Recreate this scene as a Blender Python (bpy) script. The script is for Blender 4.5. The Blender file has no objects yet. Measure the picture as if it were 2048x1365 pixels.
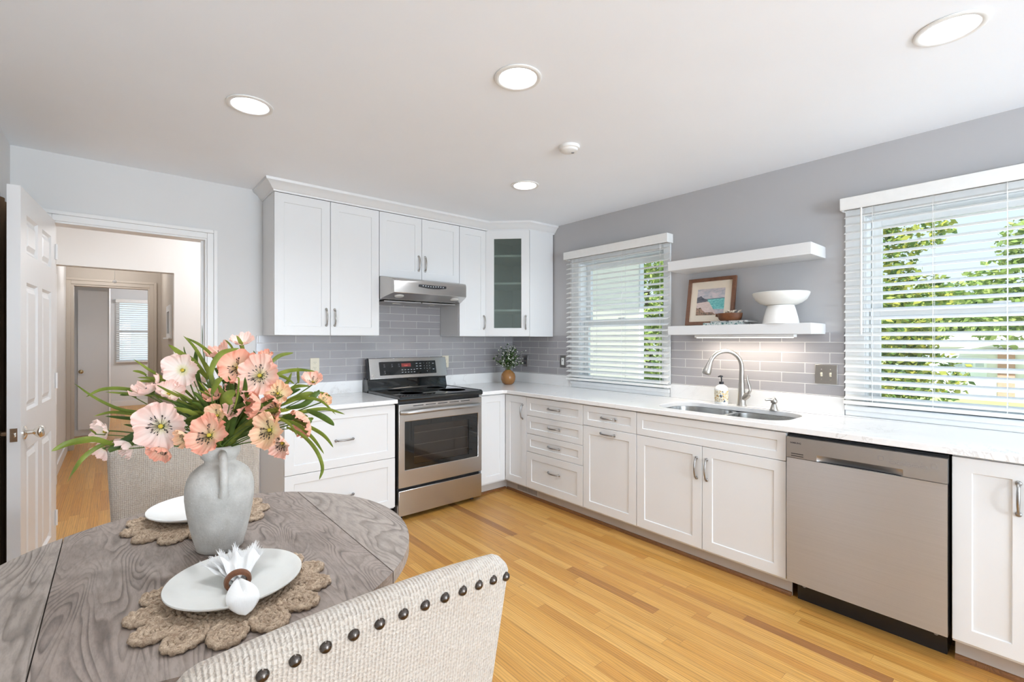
import bpy, math, random
from mathutils import Vector, Matrix
from mathutils.geometry import tessellate_polygon
R = math.radians
PI = math.pi
SC = bpy.context.scene
COL = SC.collection
random.seed(7)

# ---------------------------------------------------------------- camera, world, sun, exposure
CAMP = Vector((-3.279, -3.782, 1.339)); YAW = 0.694; FPX = 933.0; U0 = 1006.5; V0 = 680.4
cd = bpy.data.cameras.new('camera'); cam = bpy.data.objects.new('camera', cd); COL.objects.link(cam)
cam.location = CAMP; cam.rotation_euler = (PI/2, 0, -YAW)
cd.sensor_width = 36.0; cd.lens = FPX/2048*36.0
cd.shift_x = (1024-U0)/2048; cd.shift_y = -(682.5-V0)/2048; cd.clip_start = 0.02; cd.clip_end = 400
SC.camera = cam
FW = Vector((math.sin(YAW), math.cos(YAW), 0)); RT = Vector((math.cos(YAW), -math.sin(YAW), 0))
def at(u, v, d):                      # a point of the bouquet measured from the photograph at distance d
    return CAMP + FW*d + RT*((u-U0)/FPX*d) + Vector((0, 0, 1))*((V0-v)/FPX*d)

SC.view_settings.view_transform = 'Standard'; SC.view_settings.look = 'None'
SC.view_settings.gamma = 1.0; SC.view_settings.use_curve_mapping = False
SC.view_settings.exposure = 0.05
SC.cycles.max_bounces = 10; SC.cycles.diffuse_bounces = 6; SC.cycles.glossy_bounces = 4
SC.cycles.transmission_bounces = 8; SC.cycles.transparent_max_bounces = 12
SC.cycles.sample_clamp_indirect = 6.0; SC.cycles.caustics_reflective = False; SC.cycles.caustics_refractive = False

W = bpy.data.worlds.new('sky'); SC.world = W; W.use_nodes = True
nt = W.node_tree; nt.nodes.clear()
o_ = nt.nodes.new('ShaderNodeOutputWorld'); b_ = nt.nodes.new('ShaderNodeBackground')
tc_ = nt.nodes.new('ShaderNodeTexCoord'); sx_ = nt.nodes.new('ShaderNodeSeparateXYZ'); cr_ = nt.nodes.new('ShaderNodeValToRGB')
nt.links.new(tc_.outputs['Generated'], sx_.inputs[0]); nt.links.new(sx_.outputs['Z'], cr_.inputs[0])
cr_.color_ramp.elements[0].position = 0.0; cr_.color_ramp.elements[0].color = (.86, .93, 1, 1)
cr_.color_ramp.elements[1].position = 0.6; cr_.color_ramp.elements[1].color = (.38, .62, 1, 1)
nt.links.new(cr_.outputs[0], b_.inputs[0]); nt.links.new(b_.outputs[0], o_.inputs[0])
b_.inputs[1].default_value = 1.25

def lamp(name, kind, loc, power, size=.1, color=(1, 1, 1), rot=None, parent=None, size_y=None, spread=None):
    d = bpy.data.lights.new(name, kind); o = bpy.data.objects.new(name, d); COL.objects.link(o)
    d.energy = power; d.color = color
    if kind == 'AREA':
        d.shape = 'DISK' if size_y is None else 'RECTANGLE'; d.size = size
        if size_y: d.size_y = size_y
        if spread: d.spread = spread
    elif kind == 'SUN': d.angle = size
    else: d.shadow_soft_size = size
    if parent: o.parent = parent
    o.location = loc
    if rot: o.rotation_euler = rot
    return o
sun = lamp('sun', 'SUN', (0, 0, 30), 9.0, R(1), (1, .95, .86))
sun.rotation_euler = Vector((.62, .25, -.74)).to_track_quat('-Z', 'Y').to_euler()
REAR_FILL = 205.0       # added fill light behind the camera, tinted like daylight
PEND_FILL = 110.0      # added unseen globe lamp behind the camera, lifts the ceiling
CAN = 10.0        # each recessed ceiling light
rear_fill_lamp = lamp('rear_fill_light', 'AREA', (-1.9, -8.42, 1.15), REAR_FILL, 2.6, (.77, .885, 1), (R(90), 0, 0), size_y=2.0)

# ---------------------------------------------------------------- mesh helpers
class MB:
    def __init__(s): s.v = []; s.f = []; s.uv = {}
    def add(s, vs, fs, uvs=None):
        n = len(s.v); s.v += [Vector(p) for p in vs]
        for k, f in enumerate(fs):
            s.f.append([i+n for i in f])
            if uvs: s.uv[len(s.f)-1] = [uvs[i] for i in f]
        return s
    def box(s, x0, x1, y0, y1, z0, z1, M=None):
        if x0 > x1: x0, x1 = x1, x0
        if y0 > y1: y0, y1 = y1, y0
        if z0 > z1: z0, z1 = z1, z0
        vs = [Vector(p) for p in ((x0,y0,z0),(x1,y0,z0),(x1,y1,z0),(x0,y1,z0),(x0,y0,z1),(x1,y0,z1),(x1,y1,z1),(x0,y1,z1))]
        if M: vs = [M @ p for p in vs]
        return s.add(vs, [(0,3,2,1),(4,5,6,7),(0,1,5,4),(1,2,6,5),(2,3,7,6),(3,0,4,7)])
    def lathe(s, prof, c=(0,0,0), n=40, M=None, sx=1, sy=1, cap=True):
        c = Vector(c); vs = []; fs = []; m = len(prof)
        for i in range(n):
            a = 2*PI*i/n
            for r, z in prof:
                p = Vector((r*math.cos(a)*sx, r*math.sin(a)*sy, z))
                vs.append((M @ p if M else p) + c)
        for i in range(n):
            j = (i+1) % n
            for k in range(m-1):
                fs.append((i*m+k, j*m+k, j*m+k+1, i*m+k+1))
        if cap and prof[0][0] > 1e-5: fs.append([((n-i) % n)*m for i in range(n)])
        if cap and prof[-1][0] > 1e-5: fs.append([i*m+m-1 for i in range(n)])
        return s.add(vs, fs)
    def cyl(s, p0, p1, r0, r1=None, n=20):
        return s.tube([p0, p1], [r0, r0 if r1 is None else r1], n)
    def tube(s, pts, rad, n=12, closed=False, flat=1.0, up=None):
        pts = [Vector(p) for p in pts]
        if not isinstance(rad, (list, tuple)): rad = [rad]*len(pts)
        vs = []; fs = []; m = len(pts)
        T = []
        for i in range(m):
            if closed: t = pts[(i+1) % m]-pts[i-1]
            else: t = pts[min(i+1, m-1)]-pts[max(i-1, 0)]
            T.append(t.normalized() if t.length > 1e-9 else Vector((0,0,1)))
        ref = Vector(up) if up else (Vector((0,0,1)) if abs(T[0].z) < .9 else Vector((1,0,0)))
        x = (ref - T[0]*ref.dot(T[0])).normalized()
        for i in range(m):
            x = (x - T[i]*x.dot(T[i])).normalized(); y = T[i].cross(x)
            for k in range(n):
                a = 2*PI*k/n
                vs.append(pts[i] + (x*math.cos(a)*flat + y*math.sin(a))*rad[i])
        for i in range(m if closed else m-1):
            j = (i+1) % m
            for k in range(n):
                l = (k+1) % n
                fs.append((i*n+k, i*n+l, j*n+l, j*n+k))
        if not closed:
            fs.append([k for k in range(n)][::-1]); fs.append([(m-1)*n+k for k in range(n)])
        return s.add(vs, fs)
    def prism(s, poly, z0, z1, holes=(), M=None):           # poly in XY, extruded in z, may have holes
        loops = [list(poly)]+[list(h) for h in holes]
        tri = tessellate_polygon([[Vector((p[0], p[1], 0)) for p in l] for l in loops])
        flat = [p for l in loops for p in l]; n = len(flat)
        vs = [Vector((p[0], p[1], z0)) for p in flat]+[Vector((p[0], p[1], z1)) for p in flat]
        fs = []
        for t in tri:
            a, b, c = (Vector((flat[i][0], flat[i][1], 0)) for i in t)
            if (b-a).cross(c-a).z < 0: t = t[::-1]
            fs.append([i+n for i in t]); fs.append([i for i in t][::-1])
        base = 0
        for li, l in enumerate(loops):
            m = len(l); area = sum(l[i][0]*l[(i+1) % m][1]-l[(i+1) % m][0]*l[i][1] for i in range(m))
            flip = (area < 0) != (li > 0)
            for i in range(m):
                j = (i+1) % m
                q = (base+i, base+j, base+j+n, base+i+n)
                fs.append(q[::-1] if flip else q)
            base += m
        if M: vs = [M @ p for p in vs]
        return s.add(vs, fs)
    def grid(s, fn, nu, nv, close_u=False, uv=False):
        vs = [fn(i/(nu if close_u else nu-1), j/(nv-1)) for i in range(nu) for j in range(nv)]
        uvs = [(i/(nu-1), j/(nv-1)) for i in range(nu) for j in range(nv)]
        fs = []
        for i in range(nu if close_u else nu-1):
            for j in range(nv-1):
                k = (i+1) % nu
                fs.append((i*nv+j, k*nv+j, k*nv+j+1, i*nv+j+1))
        return s.add(vs, fs, uvs if uv else None)
    def sphere(s, c, r, n=16, sx=1, sy=1, sz=1):
        prof = [(r*math.sin(PI*k/(n//2)), -r*math.cos(PI*k/(n//2))*sz) for k in range(n//2+1)]
        prof[0] = (1e-6, prof[0][1]); prof[-1] = (1e-6, prof[-1][1])
        return s.lathe(prof, c, n, sx=sx, sy=sy)
    def build(s, name, mat, parent=None, smooth=None, bevel=0, loc=None, rot=None, seg=2, weld=False):
        me = bpy.data.meshes.new(name); me.from_pydata([tuple(p) for p in s.v], [], s.f)
        if s.uv:
            ul = me.uv_layers.new(name='UVMap')
            for p in me.polygons:
                u = s.uv.get(p.index)
                if u:
                    for li, q in zip(p.loop_indices, u): ul.data[li].uv = q
        me.materials.append(mat)
        if smooth is not None or bevel:
            me.polygons.foreach_set('use_smooth', [True]*len(me.polygons))
            me.set_sharp_from_angle(angle=R(smooth if smooth else 40))
        o = bpy.data.objects.new(name, me); COL.objects.link(o)
        if parent: o.parent = parent
        if loc: o.location = loc
        if rot: o.rotation_euler = rot
        if bevel:
            b = o.modifiers.new('bevel', 'BEVEL'); b.width = bevel; b.segments = seg; b.limit_method = 'ANGLE'; b.angle_limit = R(40)
            b.harden_normals = False
        return o

def thing(name, label, cat, loc=(0,0,0), rz=0, group=None):
    o = bpy.data.objects.new(name, None); COL.objects.link(o); o.empty_display_size = .05
    o.location = loc; o.rotation_euler = (0, 0, rz); o['label'] = label; o['category'] = cat
    if group: o['group'] = group
    return o
def tag(o, label, cat, group=None, kind=None):
    o['label'] = label; o['category'] = cat
    if group: o['group'] = group
    if kind: o['kind'] = kind
    return o
def struct(o):
    o['kind'] = 'structure'; return o
def kids(o): return list(o.children)
def copy_tree(o, parent=None):
    c = o.copy(); COL.objects.link(c); c.parent = parent
    for ch in list(o.children): copy_tree(ch, c)
    return c

# ---------------------------------------------------------------- materials
class NM:
    def __init__(s, name):
        s.m = bpy.data.materials.new(name); s.m.use_nodes = True; s.nt = s.m.node_tree; s.nt.nodes.clear()
        s.out = s.n('ShaderNodeOutputMaterial'); s.p = s.n('ShaderNodeBsdfPrincipled'); s.l(s.p.outputs[0], s.out.inputs[0])
    def n(s, t, **k):
        x = s.nt.nodes.new(t)
        for a, b in k.items(): setattr(x, a, b)
        return x
    def l(s, a, b): s.nt.links.new(a, b)
    def coord(s, scale=(1,1,1), rot=(0,0,0), loc=(0,0,0), kind='Object'):
        t = s.n('ShaderNodeTexCoord'); m = s.n('ShaderNodeMapping'); s.l(t.outputs[kind], m.inputs[0])
        m.inputs['Scale'].default_value = scale; m.inputs['Rotation'].default_value = rot; m.inputs['Location'].default_value = loc
        return m.outputs[0]
    def noise(s, vec, scale, detail=3, rough=.5, dist=0):
        x = s.n('ShaderNodeTexNoise'); s.l(vec, x.inputs['Vector']); x.inputs['Scale'].default_value = scale
        x.inputs['Detail'].default_value = detail; x.inputs['Roughness'].default_value = rough; x.inputs['Distortion'].default_value = dist
        return x.outputs['Fac']
    def wave(s, vec, scale, dist=0, dscale=1, kind='BANDS', axis='X', detail=2, prof='SIN'):
        x = s.n('ShaderNodeTexWave'); s.l(vec, x.inputs['Vector']); x.wave_type = kind; x.wave_profile = prof
        if kind == 'BANDS': x.bands_direction = axis
        else: x.rings_direction = axis
        x.inputs['Scale'].default_value = scale; x.inputs['Distortion'].default_value = dist
        x.inputs['Detail'].default_value = detail; x.inputs['Detail Scale'].default_value = dscale
        return x.outputs['Fac']
    def ramp(s, fac, stops):
        x = s.n('ShaderNodeValToRGB'); s.l(fac, x.inputs[0]); cr = x.color_ramp
        while len(cr.elements) < len(stops): cr.elements.new(.5)
        for e, (p, c) in zip(cr.elements, stops):
            e.position = p; e.color = (c[0], c[1], c[2], 1) if isinstance(c, (tuple, list)) else (c, c, c, 1)
        return x.outputs[0]
    def mix(s, fac, a, b, mode='MIX'):
        x = s.n('ShaderNodeMix', data_type='RGBA', blend_type=mode)
        for v, i in ((fac, 0), (a, 6), (b, 7)):
            if hasattr(v, 'links'): s.l(v, x.inputs[i])
            elif isinstance(v, (int, float)): x.inputs[i].default_value = v
            else: x.inputs[i].default_value = (v[0], v[1], v[2], 1)
        return x.outputs[2]
    def math(s, op, a, b=0):
        x = s.n('ShaderNodeMath', operation=op)
        for v, i in ((a, 0), (b, 1)):
            if hasattr(v, 'links'): s.l(v, x.inputs[i])
            else: x.inputs[i].default_value = v
        return x.outputs[0]
    def bump(s, h, strength=.2, dist=.01, normal=None):
        x = s.n('ShaderNodeBump'); s.l(h, x.inputs['Height']); x.inputs['Strength'].default_value = strength; x.inputs['Distance'].default_value = dist
        if normal: s.l(normal, x.inputs['Normal'])
        s.l(x.outputs[0], s.p.inputs['Normal']); return x.outputs[0]
    def set(s, color=None, rough=None, metal=None, **k):
        if color is not None:
            if hasattr(color, 'links'): s.l(color, s.p.inputs['Base Color'])
            else: s.p.inputs['Base Color'].default_value = (*color[:3], 1)
        if rough is not None:
            if hasattr(rough, 'links'): s.l(rough, s.p.inputs['Roughness'])
            else: s.p.inputs['Roughness'].default_value = rough
        if metal is not None: s.p.inputs['Metallic'].default_value = metal
        for a, b in k.items(): s.p.inputs[a.replace('_', ' ')].default_value = b
        return s.m

def srgb(r, g, b):
    f = lambda c: (c/255/12.92) if c/255 <= .04045 else ((c/255+.055)/1.055)**2.4
    return (f(r), f(g), f(b))

def paint(name, col, rough=.6, var=.03, bump=.05):
    m = NM(name); v = m.coord(); n = m.noise(v, 2.0, 2)
    c = m.mix(n, tuple(x*(1-var) for x in col), tuple(min(1, x*(1+var)) for x in col))
    m.bump(m.noise(v, 180, 2), bump, .002)
    return m.set(c, rough)
def metal(name, col, rough=.3, brush=None, aniso=0):
    m = NM(name); v = m.coord(brush or (1,1,1)); n = m.noise(v, 30, 3)
    r = m.ramp(n, [(.3, rough*.92), (.7, min(1, rough*1.08))])
    return m.set(col, r, 1.0)
def plain(name, col, rough=.5, var=.04, scale=30, metal=0, **k):
    m = NM(name); n = m.noise(m.coord(), scale, 2)
    return m.set(m.mix(n, tuple(x*(1-var) for x in col), tuple(min(1, x*(1+var)) for x in col)), rough, metal, **k)

M = {}
M['ceiling'] = paint('ceiling_paint', (.875, .91, .95), .8)
M['wall_light'] = paint('light_wall_paint', (.69, .69, .685), .7)
M['wall_grey'] = paint('grey_wall_paint', (.445, .44, .445), .6)
M['wall_cream'] = paint('cream_wall_paint', (.74, .72, .69), .7)
M['wall_beige'] = paint('beige_wall_paint', (.50, .44, .37), .7)
M['trim'] = paint('white_trim_paint', (.78, .78, .775), .4, .02, .02)
M['cab'] = paint('white_cabinet_paint', (.715, .72, .72), .35, .01, .02)
M['vinyl'] = plain('window_vinyl', (.84, .86, .87), .35)
M['slat'] = plain('white_blind_slat', (.82, .82, .80), .35)
M['door'] = paint('white_door_paint', (.80, .80, .80), .3, .01, .02)
M['beige_trim'] = paint('beige_trim_paint', (.55, .48, .40), .5)
M['nickel'] = metal('brushed_nickel', (.42, .40, .37), .33)
M['pewter'] = metal('pewter_pull', (.33, .32, .31), .32)
M['chrome'] = metal('polished_nickel', (.80, .77, .72), .12)
M['brass'] = metal('aged_brass', (.62, .50, .30), .25)
M['black'] = plain('black_enamel', (.012, .012, .014), .25)
M['blackgap'] = plain('black_plastic', (.010, .010, .013), .5)
M['glossblack'] = plain('black_glass', (.006, .008, .009), .04, Coat_Weight=.5)
M['china'] = plain('white_china', (.82, .82, .80), .18, .02)
M['stoneware'] = plain('pale_grey_stoneware', (.70, .70, .665), .3, .03, 60)
M['white_plastic'] = plain('white_plastic', (.80, .80, .78), .4)
M['ivory'] = plain('ivory_plastic', (.72, .66, .52), .4)
M['dark'] = plain('dark_print', (.03, .03, .035), .5)
M['greytext'] = plain('grey_print', (.22, .22, .23), .5)
M['lighttext'] = plain('pale_print', (.55, .58, .62), .5)
M['grille'] = plain('grey_baffle', (.20, .20, .21), .5)

def steel(name, axis, col=(.56, .54, .52), rough=.26, rough2=None):
    # brushed stainless: streak noise stretched along the brushing direction
    m = NM(name); sc = {'x': (2, 300, 300), 'z': (300, 300, 2), 'y': (300, 2, 300)}[axis]
    v = m.coord(sc); n = m.noise(v, 1.0, 4, .6)
    c = m.mix(n, tuple(x*.90 for x in col), tuple(min(1, x*1.08) for x in col))
    m.bump(n, .06, .001)
    m.p.inputs['Anisotropic'].default_value = .9
    m.p.inputs['Anisotropic Rotation'].default_value = .25
    tg = m.n('ShaderNodeTangent'); tg.direction_type = 'RADIAL'; tg.axis = 'Z'
    m.l(tg.outputs[0], m.p.inputs['Tangent'])
    return m.set(c, rough, 1.0)
M['steel'] = steel('stainless_steel', 'x')
M['steel_dw'] = steel('stainless_door_steel', 'x', (.58, .585, .60), .42)
M['steel_panel'] = plain('silver_panel', (.42, .41, .40), .38, .03, 30, metal=.85)

def _quartz():
    m = NM('white_quartz'); v = m.coord()
    n1 = m.noise(v, 3.2, 6, .62, 1.2); vein = m.ramp(n1, [(.485, 0), (.5, 1), (.515, 0)])
    n2 = m.noise(v, 1.4, 3); vein = m.math('MULTIPLY', vein, m.ramp(n2, [(.45, 0), (.62, .55)]))
    sp = m.ramp(m.noise(v, 260, 2), [(.66, 0), (.72, .16)])
    c = m.mix(vein, (.80, .797, .79), (.50, .47, .45)); c = m.mix(sp, c, (.50, .49, .48))
    return m.set(c, .16)
M['quartz'] = _quartz()

def _tile(name, ox, oz):
    m = NM(name); t = m.n('ShaderNodeTexCoord'); s = m.n('ShaderNodeSeparateXYZ'); m.l(t.outputs['Object'], s.inputs[0])
    cb = m.n('ShaderNodeCombineXYZ')
    m.l(m.math('ADD', s.outputs[0], ox), cb.inputs[0]); m.l(m.math('ADD', s.outputs[2], oz), cb.inputs[1])
    def br(c1, c2, mo):
        b = m.n('ShaderNodeTexBrick'); m.l(cb.outputs[0], b.inputs['Vector'])
        b.offset = .5; b.inputs['Scale'].default_value = 1; b.inputs['Brick Width'].default_value = .2615
        b.inputs['Row Height'].default_value = .0635; b.inputs['Mortar Size'].default_value = .0022; b.inputs['Mortar Smooth'].default_value = .25
        b.inputs['Color1'].default_value = (*c1, 1); b.inputs['Color2'].default_value = (*c2, 1); b.inputs['Mortar'].default_value = (*mo, 1); b.inputs['Bias'].default_value = 0
        return b
    b = br((.355, .34, .35), (.315, .305, .315), (.60, .585, .57))
    streak = m.noise(m.coord((3, 3, 60)), 1.5, 3)
    c = m.mix(m.math('MULTIPLY', m.math('SUBTRACT', streak, .5), .35), b.outputs['Color'], (.50, .48, .50))
    mort = b.outputs['Fac']
    wav = m.noise(m.coord(), 14, 1)
    h = m.math('ADD', m.math('MULTIPLY', mort, -1.0), m.math('MULTIPLY', wav, .22))
    m.bump(h, .5, .0022)
    r = m.ramp(mort, [(0, .09), (1, .8)])
    return m.set(c, r, Specular_IOR_Level=.6)

def _floor():
    m = NM('oak_strip_floor'); t = m.n('ShaderNodeTexCoord'); s = m.n('ShaderNodeSeparateXYZ'); m.l(t.outputs['Object'], s.inputs[0])
    # strips 57 mm wide along Y; each strip starts its boards at its own offset
    row = m.math('FLOOR', m.math('DIVIDE', s.outputs[0], .0572), 0)
    wn = m.n('ShaderNodeTexWhiteNoise', noise_dimensions='1D'); m.l(row, wn.inputs['W'])
    ln = m.math('ADD', m.math('MULTIPLY', wn.outputs['Value'], 7.3), s.outputs[1])
    ln = m.math('DIVIDE', ln, m.math('ADD', m.math('MULTIPLY', wn.outputs['Value'], .7), .55))
    seg = m.math('FLOOR', ln, 0)
    cb = m.n('ShaderNodeCombineXYZ'); m.l(row, cb.inputs[0]); m.l(seg, cb.inputs[1])
    w2 = m.n('ShaderNodeTexWhiteNoise', noise_dimensions='2D'); m.l(cb.outputs[0], w2.inputs['Vector'])
    base = m.ramp(w2.outputs['Value'], [(0, srgb(150, 98, 52)), (.03, srgb(192, 136, 66)), (.35, srgb(200, 146, 72)), (.7, srgb(206, 154, 80)), (1, srgb(213, 163, 90))])
    # grain: stretched noise shifted per board
    off = m.n('ShaderNodeVectorMath', operation='MULTIPLY_ADD')
    m.l(w2.outputs['Color'], off.inputs[0]); off.inputs[1].default_value = (7, 7, 7); m.l(t.outputs['Object'], off.inputs[2])
    mp = m.n('ShaderNodeMapping'); mp.inputs['Scale'].default_value = (22, 1.0, 1); m.l(off.outputs[0], mp.inputs[0])
    g1 = m.noise(mp.outputs[0], 1.6, 5, .6, .8)
    wv = m.wave(mp.outputs[0], 1.1, 9.0, 1.1, 'BANDS', 'X', 3)
    g = m.ramp(wv, [(0, .66), (.20, .95), (1, 1.0)]); g2 = m.ramp(g1, [(.25, .72), (.5, .98), (.8, 1.08)])
    mp2 = m.n('ShaderNodeMapping'); mp2.inputs['Scale'].default_value = (160, 5, 1); m.l(off.outputs[0], mp2.inputs[0])
    g3 = m.ramp(m.noise(mp2.outputs[0], 1.0, 3, .6), [(.3, .74), (.5, 1.0)])
    kn = m.ramp(m.noise(m.coord((5, 2.2, 1)), 1.6, 3, .6), [(.66, 0), (.80, .5)])
    c = m.mix(.8, base, g, 'MULTIPLY'); c = m.mix(.75, c, g2, 'MULTIPLY'); c = m.mix(.7, c, g3, 'MULTIPLY')
    c = m.mix(kn, c, srgb(140, 88, 44))
    # joints
    fx = m.math('FRACT', m.math('DIVIDE', s.outputs[0], .0572), 0); fy = m.math('FRACT', ln, 0)
    jx = m.math('LESS_THAN', m.math('ABSOLUTE', m.math('SUBTRACT', fx, .5), 0), .484)
    jy = m.math('GREATER_THAN', fy, .0025)
    j = m.math('MULTIPLY', jx, jy)
    c = m.mix(j, m.mix(.42, c, srgb(96, 56, 24)), c)
    h = m.math('ADD', m.math('MULTIPLY', j, 1.0), m.math('MULTIPLY', wv, .12))
    m.bump(h, .22, .0015)
    r = m.ramp(g1, [(.2, .30), (.8, .40)])
    return m.set(c, r)
M['floor'] = _floor()

def _grainwood(name, c0, c1, c2, rough=.5, sc=1.0, axis='y'):
    m = NM(name)
    s = {'y': (8.5*sc, 1.7*sc, 8.5*sc), 'x': (1.7*sc, 8.5*sc, 8.5*sc), 'z': (8.5*sc, 8.5*sc, 1.7*sc)}[axis]
    v = m.coord(s)
    big = m.noise(v, .8, 2.5, .45, .5)
    wv = m.math('FRACT', m.math('MULTIPLY', big, 38.0), 0)
    line = m.ramp(wv, [(0, .9), (.18, .55), (.45, 0), (.88, 0), (1, .9)])
    patch = m.ramp(m.noise(v, 1.7, 2), [(.42, .25), (.6, 1)])
    line = m.math('MULTIPLY', line, patch)
    fine = m.noise(m.coord(tuple(q*12 for q in s)), 1.0, 3, .7)
    base = m.mix(m.ramp(m.noise(v, .6, 3), [(.3, 0), (.7, 1)]), c1, c2)
    c = m.mix(m.math('MULTIPLY', line, .85), base, c0)
    c = m.mix(.6, c, m.ramp(fine, [(.32, .55), (.58, 1.06)]), 'MULTIPLY')
    m.bump(m.math('SUBTRACT', fine, line), .25, .0012)
    return m.set(c, rough)
M['table'] = _grainwood('weathered_oak', srgb(78, 67, 60), srgb(152, 139, 130), srgb(137, 123, 114), .5)
M['leafboard'] = _grainwood('weathered_oak_leaf', srgb(96, 86, 78), srgb(160, 149, 140), srgb(147, 135, 126), .5, .8)
M['brownwood'] = _grainwood('brown_wood', srgb(66, 38, 22), srgb(128, 80, 48), srgb(108, 64, 38), .45, 6)
M['frame_wood'] = _grainwood('walnut_frame', srgb(70, 44, 30), srgb(128, 86, 62), srgb(112, 74, 52), .5, 5)
M['shoe'] = _grainwood('oak_shoe_moulding', srgb(92, 56, 26), srgb(140, 92, 50), srgb(120, 78, 42), .4, 3)
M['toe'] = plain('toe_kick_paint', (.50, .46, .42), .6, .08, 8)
M['dark_leg'] = _grainwood('dark_wood_leg', srgb(40, 28, 22), srgb(70, 50, 38), srgb(60, 42, 32), .4, 5)

def _fabric():
    m = NM('ribbed_cream_fabric'); v = m.coord()
    rib = m.wave(v, 52, .9, 3.0, 'BANDS', 'X', 1)          # ribs run up the back
    s = m.n('ShaderNodeSeparateXYZ'); m.l(v, s.inputs[0])
    st = m.wave(v, 40, 5.0, 5.0, 'BANDS', 'Z', 2)
    n = m.noise(v, 120, 3, .6)
    h = m.math('ADD', m.math('MULTIPLY', rib, .6), m.math('ADD', m.math('MULTIPLY', st, .45), m.math('MULTIPLY', n, .7)))
    c = m.mix(m.ramp(h, [(.35, 0), (1.1, 1)]), srgb(166, 153, 140), srgb(196, 186, 174))
    c = m.mix(m.ramp(m.noise(v, 7, 3), [(.35, .0), (.7, .35)]), c, srgb(176, 156, 136))
    m.bump(h, .9, .003)
    return m.set(c, .9, Sheen_Weight=.3)
M['fabric'] = _fabric()
def _welt():
    m = NM('looped_cream_trim'); v = m.coord()
    rib = m.wave(v, 62, .8, 4, 'BANDS', 'X', 1); n = m.noise(v, 200, 3)
    h = m.math('ADD', m.math('MULTIPLY', rib, .8), m.math('MULTIPLY', n, .6))
    m.bump(h, .8, .003)
    return m.set(m.mix(m.ramp(h, [(.3, 0), (1, 1)]), srgb(190, 180, 166), srgb(232, 226, 214)), .9, Sheen_Weight=.3)
M['welt'] = _welt()
def _jute():
    m = NM('braided_jute'); v = m.coord(); n = m.noise(v, 55, 5, .7, 1.2); n2 = m.noise(v, 320, 3, .7)
    c = m.mix(m.ramp(n, [(.3, 0), (.7, 1)]), srgb(146, 122, 100), srgb(220, 198, 172))
    c = m.mix(m.ramp(n2, [(.3, .55), (.55, 0)]), c, srgb(104, 76, 54))
    m.bump(m.math('ADD', n2, n), .9, .003)
    return m.set(c, .9)
M['jute'] = _jute()
def _vase():
    m = NM('chalky_grey_clay'); v = m.coord(); n = m.noise(v, 12, 6, .65); n2 = m.noise(v, 90, 4, .7)
    c = m.mix(m.ramp(n, [(.3, 0), (.7, 1)]), srgb(174, 172, 166), srgb(210, 208, 202))
    c = m.mix(m.ramp(n2, [(.27, .65), (.34, 0)]), c, srgb(112, 112, 108))
    sp = m.ramp(m.noise(v, 240, 2), [(.66, 0), (.72, .5)])
    c = m.mix(sp, c, srgb(222, 226, 228))
    c = m.mix(m.ramp(m.noise(m.coord((1, 1, .35)), 22, 3), [(.55, 0), (.75, .35)]), c, srgb(176, 170, 158))
    m.bump(m.math('ADD', n, m.math('MULTIPLY', n2, .8)), .55, .004)
    return m.set(c, .85)
M['vase'] = _vase()

def petal(name, centre, mid, edge, trans=.25):
    m = NM(name); t = m.n('ShaderNodeTexCoord'); s = m.n('ShaderNodeSeparateXYZ'); m.l(t.outputs['UV'], s.inputs[0])
    streak = m.n('ShaderNodeMapping'); streak.inputs['Scale'].default_value = (1, 14, 1); m.l(t.outputs['UV'], streak.inputs[0])
    n = m.noise(streak.outputs[0], 2.0, 3)
    f = m.math('ADD', s.outputs[0], m.math('MULTIPLY', m.math('SUBTRACT', n, .5), .35))
    c = m.ramp(f, [(.05, centre), (.38, mid), (.85, edge)])
    m.bump(n, .35, .002)
    m.set(c, .6)
    tr = m.n('ShaderNodeBsdfTranslucent'); m.l(c, tr.inputs[0]); mx = m.n('ShaderNodeMixShader'); mx.inputs[0].default_value = trans
    m.l(m.p.outputs[0], mx.inputs[1]); m.l(tr.outputs[0], mx.inputs[2]); m.l(mx.outputs[0], m.out.inputs[0])
    return m.m
PET = {'pale': petal('pale_pink_petal', srgb(232, 226, 168), srgb(246, 226, 216), srgb(242, 206, 194)),
       'pink': petal('pink_petal', srgb(236, 226, 160), srgb(248, 222, 204), srgb(244, 192, 174)),
       'salmon': petal('salmon_petal', srgb(228, 206, 124), srgb(246, 206, 178), srgb(240, 172, 148)),
       'peach': petal('peach_petal', srgb(232, 218, 124), srgb(246, 224, 180), srgb(243, 196, 162)),
       'white': petal('blush_white_petal', srgb(226, 222, 150), srgb(248, 236, 226), srgb(244, 216, 206))}
def leafmat(name, a, b, trans=.3):
    m = NM(name); n = m.noise(m.coord((1, 1, 1)), 25, 3); c = m.mix(m.ramp(n, [(.3, 0), (.7, 1)]), a, b); m.set(c, .45)
    tr = m.n('ShaderNodeBsdfTranslucent'); m.l(c, tr.inputs[0]); mx = m.n('ShaderNodeMixShader'); mx.inputs[0].default_value = trans
    m.l(m.p.outputs[0], mx.inputs[1]); m.l(tr.outputs[0], mx.inputs[2]); m.l(mx.outputs[0], m.out.inputs[0])
    return m.m
M['blade'] = leafmat('green_blade', srgb(94, 112, 34), srgb(140, 152, 62))
M['darkleaf'] = leafmat('dark_green_leaf', srgb(58, 82, 30), srgb(96, 120, 46))
M['smallleaf'] = leafmat('small_plant_leaf', srgb(40, 74, 34), srgb(92, 122, 64))
M['stem'] = plain('green_stem', srgb(84, 104, 40), .5)
M['pollen'] = plain('yellow_pollen', srgb(196, 176, 60), .8, .2, 200)
M['anther'] = plain('dark_anther', srgb(44, 32, 26), .7)
M['budwhite'] = plain('white_bud', (.75, .76, .66), .6)
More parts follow.
